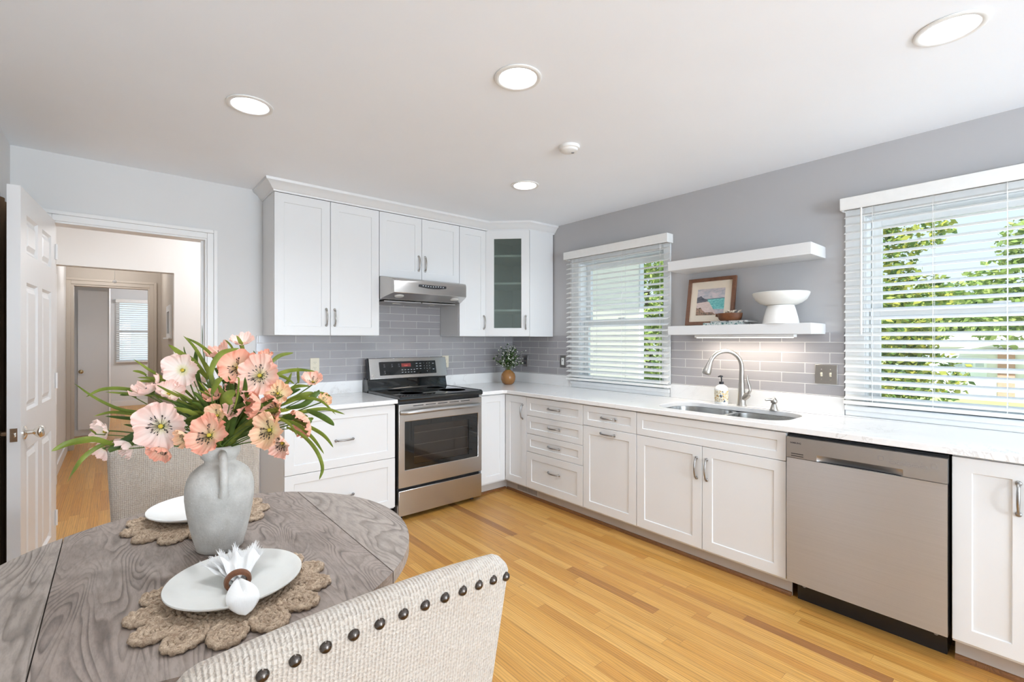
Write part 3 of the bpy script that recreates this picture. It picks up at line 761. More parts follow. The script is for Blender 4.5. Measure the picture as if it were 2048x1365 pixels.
# ---------------------------------------------------------------- text
def text(name, body, size, mat, parent, loc, rot=(PI/2,0,0), depth=.0004, align='LEFT', bold=0):
    c = bpy.data.curves.new(name, 'FONT'); c.body = body; c.size = size; c.extrude = depth; c.align_x = align; c.offset = bold
    o = bpy.data.objects.new('t', c); COL.objects.link(o)
    dg = bpy.context.evaluated_depsgraph_get(); me = bpy.data.meshes.new_from_object(o.evaluated_get(dg))
    bpy.data.objects.remove(o); me.materials.clear(); me.materials.append(mat); me.name = name
    r = bpy.data.objects.new(name, me); COL.objects.link(r); r.parent = parent; r.location = loc; r.rotation_euler = rot
    return r

# ---------------------------------------------------------------- range hood
t = thing('range_hood', 'stainless steel range hood under the short wall cabinet, black oval control strip', 'range hood', (-1.297, 0, 0))
w0, w1 = .379, .338
b = MB()
rows = [(-.012, w0, [(1.652),(1.842)]), ]
sec = [(-.012, w0, 1.652, 1.842), (-.345, w0, 1.662, 1.842), (-.372, w0-.003, 1.672, 1.838), (-.478, w1+.008, 1.700, 1.818), (-.492, w1, 1.704, 1.806), (-.498, w1, 1.706, 1.790)]
vs = []; fs = []
for y, w, za, zb in sec: vs += [(-w,y,za),(w,y,za),(w,y,zb),(-w,y,zb)]
for i in range(len(sec)-1):
    for j in range(4): fs.append((i*4+j, i*4+(j+1) % 4, (i+1)*4+(j+1) % 4, (i+1)*4+j))
fs += [(0,3,2,1), tuple(len(vs)-4+k for k in range(4))]
b.add(vs, fs); b.build('canopy', M['steel'], t, bevel=.003)
Mh = Matrix.Rotation(-math.atan2(.03, .15), 4, 'X')
slope = math.atan2(.042, .147)
for sx in (-1, 1):
    b = MB(); b.lathe([(.0001,-.006),(.03,-.006),(.038,-.002),(.040,.003)], (sx*.26, -.43, 1.684), 24, Matrix.Rotation(-slope*.9, 4, 'X'), sx=1, sy=.8)
    b.build('lamp', M['hoodlamp'], t, smooth=50)
for sx in (-1, 1):
    b = MB(); b.box(sx*.005, sx*.34, -.33, -.05, 1.646, 1.655); f = b.build('grease_filter', M['steel_panel'], t, bevel=.002)
    b = MB(); b.box(sx*.14, sx*.20, -.20, -.18, 1.640, 1.646); b.build('filter_tab', M['chrome'], f)
pts = [(-.125+.25*i/16, .016*math.cos(PI*(i/16-.5))*.35+.008) for i in range(17)]
poly = [(-.128, .010)]+[(.128, .010)]+[(.128-.256*i/12, -.008-.010*math.sin(PI*i/12)) for i in range(13)]
b = MB(); b.prism(poly[::-1], 0, .0035, M=Matrix(((1,0,0,.005),(0,.13,-1,-.4972),(0,1,.1,1.772),(0,0,0,1)))); p = b.build('control_strip', M['blackgap'], t)
for k in range(9):
    x = -.085+k*.0235
    q = MB(); q.lathe([(.0045,0),(.0045,.0012),(.0001,.0013)], (x, -.5012+.001, 1.7715+.002*math.cos(k)), 10, Matrix.Rotation(R(90), 4, 'X')); q.build('button', M['lighttext'], p)

# ---------------------------------------------------------------- electric range
t = thing('electric_range', 'freestanding stainless steel electric range with black glass top and oven window', 'stove', (-1.298, 0, 0))
W = .381
b = MB(); b.box(-W, W, -.625, -.03, .035, .884); body = b.build('body', M['black'], t, bevel=.003)
for sx in (-1, 1):
    for y in (-.58, -.08): MB().cyl((sx*.33, y, 0), (sx*.33, y, .035), .018, n=12).build('foot', M['blackgap'], t)
b = MB(); b.prism(rect(-W, W, .243, .862), 0, .034, [rect(-.330, .343, .371, .731)], M=Matrix(((1,0,0,0),(0,0,-1,-.626),(0,1,0,0),(0,0,0,1))))
dr = b.build('oven_door', M['steel'], t, bevel=.004)
b = MB(); b.prism(rect(-.3295, .3425, .3715, .7305), 0, .026, [rect(-.250, .255, .401, .690)], M=Matrix(((1,0,0,0),(0,0,-1,-.628),(0,1,0,0),(0,0,0,1))))
b.build('window_surround', M['glossblack'], dr)
def _ovenglass():
    m = NM('smoked_oven_glass'); return m.set((.75,.72,.70), .03, 0, Transmission_Weight=1.0, IOR=1.5)
b = MB(); b.box(-.250, .255, -.652, -.648, .401, .690); b.build('oven_glass', _ovenglass(), dr)
MB().box(-.255, .26, -.6275, -.6265, .395, .695).build('oven_liner', plain('grey_oven_liner', (.15,.14,.13), .35, .1), dr)
b = MB()
for z in (.455, .545, .635):
    b.cyl((-.245, -.640, z), (.25, -.640, z), .0016, n=6)
    for k in range(14): b.cyl((-.235+k*.036, -.640, z), (-.235+k*.036, -.629, z+.001), .001, n=5)
b.build('oven_rack', M['nickel'], dr)
b = MB(); pts = [(-.357,-.662,.795),(-.35,-.690,.797),(-.25,-.704,.803),(0,-.710,.806),(.25,-.704,.803),(.35,-.690,.797),(.357,-.662,.795)]
n = 24; pp = []
for i in range(n+1):
    q = -1+2*i/n; pp.append((q*.362, -.660-.052*(1-abs(q)**6)**.5*(.8+.2*(1-q*q)), .800+.008*(1-q*q)))
b.tube(pp, .0165, 12, flat=1.0); b.build('handle', M['steel_panel'], dr, smooth=50)
b = MB()
for k in range(5): b.box(-.262+k*.108, -.262+k*.108+.088, -.6615, -.658, .842, .847)
b.build('vent_slots', M['blackgap'], dr)
b = MB(); b.box(-W, W, -.660, -.626, .034, .222); b.build('storage_drawer', M['steel'], t, bevel=.004)
# cooktop
b = MB(); pr = [(-.672,.886),(-.676,.893),(-.676,.910),(-.670,.918),(-.655,.9205),(-.105,.9205),(-.105,.886)]
b.prism(pr, -W, W, M=Matrix(((0,0,1,0),(1,0,0,0),(0,1,0,0),(0,0,0,1)))); ct = b.build('cooktop', M['glossblack'], t, bevel=.002)
b = MB(); b.box(-W-.001, -W+.014, -.66, -.105, .9205, .9235); b.box(W-.014, W+.001, -.66, -.105, .9205, .9235); b.build('side_rim', M['black'], ct, bevel=.001)
for (x, y, r) in ((-.19,-.50,.095),(.19,-.50,.115),(-.19,-.24,.075),(.19,-.24,.080)):
    b = MB(); b.lathe([(r-.0015,0),(r,.0003),(r+.0015,0)], (x, y, .9206), 48); b.build('burner_ring', M['greytext'], ct)
# backguard
b = MB(); pr = [(-.125,.921),(-.118,.95),(-.108,.985),(-.104,1.008),(-.115,1.012),(-.115,1.02),(-.03,1.02),(-.03,.884),(-.125,.884)]
b.prism(pr, -W, W, M=Matrix(((0,0,1,0),(1,0,0,0),(0,1,0,0),(0,0,0,1)))); b.build('riser', M['glossblack'], t, smooth=35)
tlt = math.atan2(.040, .178)
b = MB(); b.box(-W+.012, W+.004, 0, .03, 0, .178); bg = b.build('control_panel', M['steel'], t, bevel=.005, loc=(0,-.135,1.010), rot=(-tlt,0,0))
MB().box(-W, -W+.0115, -.004, .045, -.004, .180).build('end_cap', M['black'], bg, bevel=.004)
b = MB(); b.prism(rrect(-.279, .268, .030, .146, .005, 3), 0, .0025, M=Matrix(((1,0,0,0),(0,0,-1,0),(0,1,0,0),(0,0,0,1)))); dp = b.build('display_panel', M['blackdisp'] if 'blackdisp' in M else M['glossblack'], bg)
MB().box(-.075, .015, -.0032, -.0026, .098, .128).build('red_clock', M['reddigits'], dp)
text('clock_digits', '12:00', .016, emit('lit_digits', (1,.15,.1), .8, .02), dp, (-.035,-.0036,.104), align='CENTER')
for i, (a, c) in enumerate(((-.235,.112),(-.165,.112),(-.10,.112),(-.235,.055))):
    k = MB().box(a-.008, a+.008, -.0032, -.0026, c-.004, c+.016).build('burner_mark', M['dark'], dp)
    text('burner_text', '- +', .013, M['lighttext'], dp, (a,-.0033,c-.014), align='CENTER')
for r_, row in enumerate(('123', '456', '789')):
    for c_, ch in enumerate(row): text('key_digit', ch, .011, M['lighttext'], dp, (.147+c_*.028,-.0033,.120-r_*.024), align='CENTER')
text('key_digit', '0', .011, M['lighttext'], dp, (.175,-.0033,.048), align='CENTER')
for c_ in range(2):
    for r_ in range(3): MB().box(.065+c_*.035, .083+c_*.035, -.0031, -.0027, .122-r_*.024, .1255-r_*.024).build('key_mark', M['lighttext'], dp)
for c_ in range(5):
    for r_ in range(2): MB().box(-.078+c_*.029, -.064+c_*.029, -.0031, -.0027, .070-r_*.022, .0735-r_*.022).build('key_mark', M['lighttext'], dp)
for z in (.118, .066): MB().box(.232, .249, -.0031, -.0027, z, z+.004).build('key_mark', M['lighttext'], dp)
b = MB(); b.lathe([(.0135,0),(.0135,.002),(.0001,.0022)], (-.342,-.0005,.028), 24, Matrix.Rotation(R(90), 4, 'X')); rl = b.build('round_badge', M['chrome'], bg, smooth=40)
b = MB(); b.box(-.344,-.342,-.0032,-.0026,.022,.034); b.box(-.342,-.337,-.0032,-.0026,.022,.024); b.build('badge_mark', M['greytext'], rl)

# ---------------------------------------------------------------- dishwasher (local x runs along the wall, front to -y)
t = thing('dishwasher', 'stainless steel dishwasher with a pocket handle under the worktop', 'dishwasher', (0, -2.880, 0), -PI/2)
b = MB(); b.box(.003, .599, -.630, -.02, .12, .862); b.build('tub', M['blackgap'], t)
b = MB(); b.box(.02, .585, -.56, -.10, .0, .118); k = b.build('kick_plate', M['black'], t)
for x in (.05, .55): MB().lathe([(.008,0),(.008,.003),(.0001,.004)], (x,-.56,.075), 12, Matrix.Rotation(R(90), 4, 'X')).build('screw', M['greytext'], k)
# door skin slightly bowed forwards
def dwskin(u, v):
    x = .003+.595*u; z = .120+.626*v
    return (x, -.661-.004*math.sin(PI*v)-.0012*math.sin(PI*u), z)
b = MB(); b.grid(dwskin, 24, 12); b.add([(.003,-.661,.12),(.598,-.661,.12),(.598,-.631,.12),(.003,-.631,.12),(.003,-.661,.746),(.598,-.661,.746),(.598,-.631,.746),(.003,-.631,.746)], [(0,3,2,1),(4,5,6,7),(2,3,7,6),(0,4,7,3),(1,2,6,5)])
b.build('door', M['steel_dw'], t, smooth=40)
b = MB(); b.box(.003, .598, -.664, -.631, .779, .851); b.box(.003, .135, -.664, -.631, .749, .779); b.box(.458, .598, -.664, -.631, .749, .779)
cp = b.build('control_panel', M['steel_panel'], t)
def pocket(u, v):
    x = .135+.323*u; e = math.sin(PI*min(1, max(0, u)))**.35
    return (x, -.664+.026*math.sin(PI*.5*v)*e, .779-.030*v)
b = MB(); b.grid(pocket, 30, 8); b.build('pocket_handle', M['steel_panel'], cp, smooth=60)
b = MB(); b.box(.14, .45, -.655, -.632, .7462, .7492); b.build('pocket_shadow_gap', M['blackgap'], cp)
b = MB()
for z in (.768, .757): b.box(.024, .078, -.6646, -.6635, z, z+.0035)
b.build('vent_slots', M['blackgap'], cp)
text('brand_lettering', 'SAMSUNG', .0105, M['dark'], cp, (.020, -.6641, .820), depth=.0003, bold=.0003)
def outline(x0, x1, z0, z1, r, w=.0012):
    return MB().prism(rrect(x0, x1, z0, z1, r, 4), 0, .0006, [rrect(x0+w, x1-w, z0+w, z1-w, max(.0005, r-w), 4)], M=Matrix(((1,0,0,0),(0,0,-1,-.6640),(0,1,0,0),(0,0,0,1))))
for k in range(5): outline(.412+k*.0255, .434+k*.0255, .797, .8075, .004).build('button', M['greytext'], cp)
for x in (.372, .548): outline(x, x+.019, .803, .823, .003).build('button', M['greytext'], cp)
for k, s in enumerate(('Auto', 'Heavy', 'Delicate', 'Quick')): text('button_label', s, .0052, M['greytext'], cp, (.412+k*.0262, -.6641, .813), depth=.0002)
for z in (.8205, .8135): text('button_label', 'Sanitize', .0045, M['greytext'], cp, (.516, -.6641, z), depth=.0002)

# ---------------------------------------------------------------- sink, faucet, soap
t = thing('kitchen_sink', 'double-bowl undermount stainless sink set in the white worktop', 'sink', (0, 0, 0))
def bowl(y0, y1):
    b = MB(); lv = [(.8715, -.02), (.8710, 0), (.80, .004), (.72, .010), (.700, .030), (.695, .06), (.692, .12)]
    rings = [rrect(SX0-.005+o, SX1+.005-o, y0+o, y1-o, max(.02, .115-o*.5), 8) for z, o in lv]
    n = len(rings[0]); vs = [(p[0], p[1], lv[i][0]) for i, r in enumerate(rings) for p in r]; fs = []
    for i in range(len(lv)-1):
        for k in range(n): fs.append((i*n+k, i*n+(k+1) % n, (i+1)*n+(k+1) % n, (i+1)*n+k))
    fs.append([(len(lv)-1)*n+k for k in range(n)])
    b.add(vs, fs); o = b.build('bowl', M['sinksteel'], t, smooth=50)
    MB().lathe([(.042,.0),(.040,.003),(.022,.001),(.0001,.001)], ((SX0+SX1)/2, (y0+y1)/2, .692), 24).build('drain', M['nickel'], o, smooth=40)
M['sinksteel'] = metal('sink_steel', (.55,.55,.54), .22, (1,1,40))
bowl(-2.423, SY1+.004); bowl(SY0-.004, -2.440)
t = thing('kitchen_faucet', 'brushed nickel gooseneck faucet with side lever', 'faucet', (-.078, -2.412, CT))
b = MB(); b.lathe([(.030,0),(.030,.004),(.026,.012),(.0225,.05),(.0185,.15)], n=28); b.build('base', M['nickel'], t, smooth=50)
dx, dy = -.178, .142; L_ = math.hypot(dx, dy); ux, uy = dx/L_, dy/L_; Rr = .108
pts = [(0,0,.15),(0,0,.20),(0,0,.25)]; rad = [.0165,.0150,.0140]
for i in range(1, 19):
    a = PI - (PI*.90)*i/18; pts.append((ux*(Rr+Rr*math.cos(a)), uy*(Rr+Rr*math.cos(a)), .255+Rr*math.sin(a))); rad.append(.0135)
b = MB(); b.tube(pts, rad, 18); b.build('gooseneck', M['nickel'], t, smooth=60)
e = Vector(pts[-1]); dirn = (Vector(pts[-1])-Vector(pts[-2])).normalized(); dirn = (dirn + Vector((0,0,-.15))).normalized()
b = MB(); b.tube([e-dirn*.004, e+dirn*.01, e+dirn*.03, e+dirn*.06, e+dirn*.078, e+dirn*.084], [.0145,.0175,.0205,.0255,.0275,.023], 20); sp = b.build('spray_head', M['nickel'], t, smooth=50)
b = MB(); b.tube([e+dirn*.0838, e+dirn*.0855], [.019,.018], 20); b.build('spray_face', M['greytext'], sp)
b = MB(); b.tube([(0,-.004,.045),(0,-.030,.066),(0,-.042,.078)], [.020,.0205,.018], 18); b.build('lever_hub', M['nickel'], t, smooth=50)
b = MB(); b.tube([(-.002,-.040,.075),(-.004,-.056,.105),(-.005,-.052,.135),(-.004,-.042,.165),(-.003,-.036,.190),(-.002,-.036,.207)], [.012,.0125,.010,.0095,.009,.004], 14, flat=.7); b.build('lever', M['nickel'], t, smooth=60)

t = thing('soap_bottle', 'white soap bottle with an ornate yellow and brown label and black pump, by the sink', 'soap bottle', (-.088, -2.282, CT))
b = MB(); b.lathe([(.040,0),(.0435,.004),(.0435,.098),(.041,.110),(.031,.122),(.017,.130),(.014,.135),(.0001,.135)], n=36); b.build('bottle', M['china'], t, smooth=40)
def _label():
    m = NM('ornate_label'); v = m.coord(); n1 = m.noise(v, 75, 2, .5, 1.5); n2 = m.noise(v, 60, 2, .5, 2.5)
    c = m.mix(m.ramp(n1, [(.55, 0), (.57, 1)]), srgb(240, 234, 214), srgb(206, 160, 60)); c = m.mix(m.ramp(n2, [(.60, 0), (.62, 1)]), c, srgb(96, 60, 44))
    c = m.mix(m.ramp(m.noise(v, 45, 1), [(.66, 0), (.68, 1)]), c, srgb(60, 84, 110))
    return m.set(c, .4)
b = MB(); b.grid(lambda u, v: (.0440*math.cos(R(80+240*u)), .0440*math.sin(R(80+240*u)), .016+.078*v), 30, 2); lb = b.build('label', _label(), t, smooth=60)
b = MB(); b.cyl((0,0,.133),(0,0,.152),.015); b.cyl((0,0,.152),(0,0,.186),.0045); b.tube([(0,.004,.188),(-.008,.004,.190),(-.030,.006,.186)],[.008,.006,.0045],10); b.cyl((0,0,.184),(0,0,.192),.010)
b.build('pump', M['blackgap'], t, smooth=40)
t = thing('soap_dispenser', 'small nickel built-in soap dispenser right of the faucet', 'soap dispenser', (-.135, -2.631, CT))
b = MB(); b.lathe([(.0245,0),(.0245,.004),(.021,.012),(.016,.028),(.0125,.040)], n=24); b.build('base', M['nickel'], t, smooth=50)
b = MB(); b.lathe([(.009,.040),(.018,.047),(.019,.060),(.012,.072),(.0001,.084)], n=24); b.tube([(0,0,.062),(-.022,.018,.068),(-.040,.034,.064)], [.009,.008,.006], 10); b.build('pump_head', M['nickel'], t, smooth=50)

# ---------------------------------------------------------------- shelves and what stands on them
SHY0, SHY1 = -2.868, -1.975
tag(MB().box(-.25, -.0005, SHY0, SHY1, 1.828, 1.897).build('floating_shelf', M['cab'], bevel=.003), 'thick white floating shelf, upper and empty', 'shelf', 'floating shelves')
tag(MB().box(-.25, -.0005, SHY0, SHY1, 1.374, 1.4375).build('floating_shelf', M['cab'], bevel=.003), 'thick white floating shelf, lower, carrying the picture and pedestal bowl', 'shelf', 'floating shelves')
t = thing('strip_light', 'slim white strip light glowing under the lower shelf', 'light', (-.15, -2.44, 1.3735))
MB().box(-.025, .025, -.315, .305, -.018, 0).build('housing', M['white_plastic'], t, bevel=.002)
MB().box(-.020, .020, -.298, .292, -.0215, -.018).build('led_strip', M['led'], t)
lamp('led_glow', 'AREA', (0, 0, -.024), 3.2, .03, (1, .88, .74), (0,0,0), parent=t, size_y=.58)
SH = 1.4375
t = thing('framed_picture', 'small seascape painting in a walnut frame leaning against the grey wall', 'picture', (-.085, -2.19, SH+.001), 0)
ln = math.atan2(.06, .335)
# local: x along the wall to the viewer's right, front -y ; rotated to face into the room and leaned back
t.rotation_euler = (-ln, 0, -PI/2); w, h = .340, .340
t.location = (-.088, -2.195, SH+.004)
fr_ = MB(); f = .024
fr_.prism(rect(-w/2, w/2, 0, h), 0, .020, [rect(-w/2+f, w/2-f, f, h-f)], M=Matrix(((1,0,0,0),(0,0,-1,0),(0,1,0,0),(0,0,0,1)))); fr_.build('frame', M['frame_wood'], t, bevel=.002)
MB().box(-w/2+.02, w/2-.02, -.008, -.002, .02, h-.02).build('mat_board', plain('cream_mat', srgb(226, 214, 196), .8), t)
pw0, pw1, ph0, ph1 = -.098, .098, .072, .262
def flat(poly, y, nm, m_, parent): 
    b = MB(); b.prism(poly, 0, .0006, M=Matrix(((1,0,0,0),(0,0,-1,y),(0,1,0,0),(0,0,0,1)))); return b.build(nm, m_, parent)
def brush(name, a, b_, sc=30, dark=None):
    m = NM(name); n = m.noise(m.coord((1,1,2.2)), sc, 4, .6, 1.0); c = m.mix(m.ramp(n, [(.35,0),(.65,1)]), a, b_)
    if dark: c = m.mix(m.ramp(m.noise(m.coord(), sc*1.7, 2), [(.58,0),(.64,1)]), c, dark)
    return m.set(c, .6)
pa = flat(rect(pw0, pw1, ph0, ph1), -.0082, 'painting', brush('painted_sky', srgb(160,164,172), srgb(206,192,192), 18), t)
def Q(x, z): return (pw0+(pw1-pw0)*x, ph0+(ph1-ph0)*z)
flat([Q(.40,.28),Q(.62,.22),Q(1,.2),Q(1,.60),Q(.36,.585)], -.0088, 'painted_sea', brush('painted_sea', srgb(70,156,158), srgb(140,206,202), 40), pa)
flat([Q(.36,.585),Q(1,.60),Q(1,.625),Q(.36,.61)], -.0093, 'painted_horizon', brush('painted_horizon', srgb(46,96,104), srgb(70,120,124)), pa)
flat([Q(0,.0),Q(.75,.0),Q(.62,.22),Q(.45,.50),Q(.30,.52),Q(0,.48)], -.0094, 'painted_beach', brush('painted_sand', srgb(196,176,170), srgb(214,196,188)), pa)
flat([Q(0,.47),Q(.30,.50),Q(.42,.53),Q(.38,.60),Q(.28,.63),Q(.22,.66),Q(.15,.74),Q(.08,.71),Q(0,.68)], -.0100, 'painted_headland', brush('painted_rock', srgb(60,66,78), srgb(108,108,116), 40), pa)
flat([Q(0,0),Q(.72,0),Q(.60,.10),Q(.34,.10),Q(.22,.20),Q(.16,.30),Q(.05,.26),Q(0,.30)], -.0106, 'painted_rocks', brush('painted_shore_rock', srgb(96,78,70), srgb(176,140,116), 45, srgb(60,70,52)), pa)

t = thing('book', 'thin paperback with a teal and white patterned spine, lying flat under the wooden bowl', 'book', (-.150, -2.345, SH), -PI/2+R(6))
def _spine():
    m = NM('patterned_cover'); n = m.noise(m.coord((1, 1, 1)), 42, 3, .6, 2.5)
    return m.set(m.ramp(n, [(.38, srgb(40,72,74)), (.47, srgb(96,140,138)), (.52, srgb(230,230,222)), (.60, srgb(120,110,124)), (.66, srgb(214,220,214))]), .5)
cv = _spine()
b = MB(); b.box(-.125, .125, -.075, .085, 0, .0015); b.box(-.125, .125, -.075, .085, .0145, .016); b.box(-.125, .125, -.075, -.0735, .0015, .0145); b.build('cover', cv, t)
MB().box(-.123, .123, -.0734, .083, .0015, .0145).build('pages', M['china'], t)
t = thing('book', 'thin pale grey paperback on top of the patterned one, sticking out to the right', 'book', (-.125, -2.375, SH+.016), -PI/2-R(5))
cv2 = brush('pale_cover', srgb(170,172,172), srgb(204,204,200), 30, srgb(90,96,100))
b = MB(); b.box(-.115, .125, -.07, .08, 0, .0012); b.box(-.115, .125, -.07, .08, .0105, .012); b.box(-.115, .125, -.07, -.0685, .0012, .0105); b.build('cover', cv2, t)
MB().box(-.113, .123, -.0684, .078, .0012, .0105).build('pages', M['china'], t)
t = thing('wooden_bowl', 'oval brown wooden bowl with small side lugs, on the thin books', 'bowl', (-.150, -2.368, SH+.0285), 0)
b = MB(); b.lathe([(.0001,0),(.060,.0),(.070,.010),(.077,.030),(.079,.050),(.073,.050),(.068,.030),(.055,.012),(.0001,.010)], n=36, sx=.72, sy=1.0)
b.tube([(0,.072,.040),(0,.094,.046),(0,.094,.036),(0,.074,.030)], .006, 8); b.build('bowl_body', M['brownwood'], t, smooth=50)
t = thing('dried_shells', 'cream dried coral pieces heaped in the wooden bowl', 'ornament', (-.150, -2.368, SH+.05)); t['kind'] = 'stuff'
b = MB(); rn = random.Random(3)
for k in range(22):
    a = rn.random()*6.28; r = rn.random()*.05; x, y = r*.7*math.cos(a), r*math.sin(a); L = .02+rn.random()*.025; d_ = rn.random()*6.28
    p = [(x, y, .012), (x+L*.5*math.cos(d_), y+L*.5*math.sin(d_), .030+rn.random()*.008), (x+L*math.cos(d_), y+L*math.sin(d_), .027+rn.random()*.012)]
    b.tube([(q_[0], q_[1], q_[2]+.008) for q_ in p], [.003,.006,.0035], 7, flat=.6)
b.build('coral', plain('cream_coral', srgb(226,214,196), .8, .1), t, smooth=60)
t = thing('pedestal_bowl', 'glossy white shallow bowl on a flared pedestal at the right end of the lower shelf', 'bowl', (-.168, -2.680, SH))
b = MB(); b.lathe([(.098,0),(.098,.006),(.090,.045),(.080,.085),(.072,.112),(.0001,.114)], n=48); b.build('pedestal', M['china'], t, smooth=50)
b = MB(); b.lathe([(.0001,.113),(.085,.114),(.110,.124),(.136,.145),(.150,.172),(.153,.186),(.149,.190),(.144,.184),(.128,.155),(.100,.134),(.0001,.128)], n=56); b.build('bowl_top', M['stoneware'], t, smooth=50)

# ---------------------------------------------------------------- switches, outlets, ceiling things
def plate(name, label, cat, loc, rz, w, h, mat, kind, n=1):
    t = thing(name, label, cat, loc, rz)
    MB().box(-w/2, w/2, -.006, 0, -h/2, h/2).build('plate', mat, t, bevel=.002)
    for k in range(n):
        x = (k-(n-1)/2)*.046
        if kind == 'toggle':
            MB().box(x-.005, x+.005, -.0075, -.005, -.012, .012).build('toggle_slot', M['ivory'], t)
            MB().box(x-.0035, x+.0035, -.017, -.006, -.001, .009).build('toggle', M['ivory'], t, bevel=.001)
            for z in (-.03, .03): MB().lathe([(.003,0),(.003,.001),(.0001,.0015)], (x,-.006,z), 10, Matrix.Rotation(R(90), 4, 'X')).build('screw', M['chrome'], t)
        elif kind == 'rocker':
            MB().box(x-.016, x+.016, -.010, -.005, -.033, .033).build('rocker', M['white_plastic'], t, bevel=.0015)
            MB().box(x-.004, x+.004, -.0108, -.0095, .002, .016).build('indicator', M['greytext'], t)
        else:
            for z in (-.021, .021):
                r_ = MB(); r_.prism(rrect(x-.016, x+.016, z-.014, z+.014, .010, 5), 0, .003, M=Matrix(((1,0,0,0),(0,0,-1,-.0055),(0,1,0,0),(0,0,0,1)))); f = r_.build('socket', M['dark'] if kind == 'dark_outlet' else M['ivory'], t)
                q = MB(); q.box(x-.008, x-.006, -.0089, -.0082, z-.002, z+.007); q.box(x+.006, x+.008, -.0089, -.0082, z-.002, z+.006); q.box(x-.002, x+.002, -.0089, -.0082, z-.010, z-.006); q.build('slots', M['greytext'] if kind == 'dark_outlet' else M['dark'], f)
    return t
plate('light_switch', 'pewter double toggle switch plate right of the strip-lit tiles', 'light switch', (-.0085, -2.873, 1.133), -PI/2, .114, .116, M['nickel'], 'toggle', 2)
plate('light_switch', 'pewter plate with a white rocker switch beside the smaller blind', 'light switch', (-.0085, -.742, 1.135), -PI/2, .072, .114, M['pewter'], 'rocker')
plate('wall_outlet', 'dark outlet plate on the tiles behind the potted plant', 'outlet', (-.0085, -.215, 1.122), -PI/2, .074, .114, M['pewter'], 'dark_outlet')
plate('wall_outlet', 'ivory double outlet on the grey tiles left of the stove', 'outlet', (-2.071, -.0085, 1.140), 0, .070, .114, M['ivory'], 'outlet')
plate('wall_outlet', 'ivory outlet half hidden behind the right end of the stove back', 'outlet', (-.858, -.0085, 1.133), 0, .070, .114, M['ivory'], 'outlet')
names = ['round recessed ceiling light near the doorway end, leftmost of the lit ones', 'round recessed ceiling light near the top centre of the picture', 'round recessed ceiling light closest to the corner cabinets', 'round recessed ceiling light at the top right above the dishwasher', 'added unseen round recessed ceiling light above the table, out of the frame']
for (x, y), nm in zip(LIGHTS, names):
    t = thing('recessed_light', nm, 'ceiling light', (x, y, CZ), group='recessed ceiling lights')
    MB().lathe([(.077,.0),(.098,-.001),(.0985,-.005),(.094,-.008),(.078,-.006),(.074,.0),(.072,.02),(.066,.045),(.077,.05)][:-1]+[(.0765,.046)], n=48, cap=False).build('trim_ring', M['white_plastic'], t, smooth=50)
    MB().lathe([(.0001,.044),(.0755,.044),(.0755,.050),(.0001,.050)], n=40).build('lens', M['lens'], t)
    lamp('bulb', 'AREA', (0,0,.040), CAN, .12, (.87, .93, 1), parent=t)
t = thing('fill_pendant', 'added unseen white globe fill lamp hanging behind the camera', 'pendant lamp', (-2.0, -6.2, CZ))
MB().cyl((0,0,0),(0,0,-.55),.004,n=8).build('cord', M['black'], t); MB().lathe([(.05,0),(.05,-.02),(.01,-.03)], n=24).build('canopy', M['white_plastic'], t, smooth=40)
MB().sphere((0,0,-.70), .15, 28).build('globe', M['lens_dim'], t, smooth=80)
lamp('bulb', 'POINT', (0,0,-.90), PEND_FILL, .1, (.82,.91,1), parent=t)
t = tag(MB().box(-3.3, -.9, -8.1, -4.4, .0005, .012).build('bounce_rug', plain('pale_grey_wool', (.66,.67,.68), .95)), 'large pale grey rug added unseen behind the camera to whiten the bounce', 'rug')  # unseen rug added to cut warm floor bounce onto the ceiling
t = thing('smoke_detector', 'small round white smoke detector on the ceiling', 'smoke detector', (-1.303, -1.990, CZ))
MB().lathe([(.0001,-.034),(.030,-.034),(.045,-.028),(.050,-.018),(.058,-.016),(.060,-.0005)], n=40).build('body', M['white_plastic'], t, smooth=40)
MB().lathe([(.0001,-.037),(.008,-.0365),(.009,-.033)], (.018,-.012,0), 14).build('test_button', M['greytext'], t, smooth=40)

# ---------------------------------------------------------------- the open six-panel door
DA = math.atan2(-.775, -.058)
t = thing('door_1', 'open white six-panel door', 'door', (-3.548, -.022, .008), DA); del t['label'], t['category']; t['kind'] = 'structure'
DWd, DH = .765, 2.025
def panel_door():
    rows = [(.22,.82),(1.00,1.60),(1.735,1.915)]; cols = [(.105,.335),(.43,.66)]
    holes = [rect(c0, c1, r0, r1) for r0, r1 in rows for c0, c1 in cols]
    b = MB(); b.prism(rect(0, DWd, 0, DH), -.044, 0, holes, M=Matrix(((1,0,0,0),(0,0,1,0),(0,1,0,0),(0,0,0,1))))
    for r0, r1 in rows:
        for c0, c1 in cols:
            for sgn, y0 in ((-1, 0), (1, -.044)):
                d = lambda k, dy: [(c0+k, y0+sgn*dy, r0+k), (c1-k, y0+sgn*dy, r0+k), (c1-k, y0+sgn*dy, r1-k), (c0+k, y0+sgn*dy, r1-k)]
                L = [d(0, 0), d(.012, .011), d(.022, .011), d(.045, .002)]
                vs = [p for l in L for p in l]; fs = []
                for i in range(3):
                    for j in range(4): fs.append((i*4+j, i*4+(j+1) % 4, (i+1)*4+(j+1) % 4, (i+1)*4+j))
                fs.append((12,13,14,15)); b.add(vs, fs if sgn < 0 else [tuple(reversed(f)) for f in fs])
    return b
leaf = panel_door().build('leaf', M['door'], t)
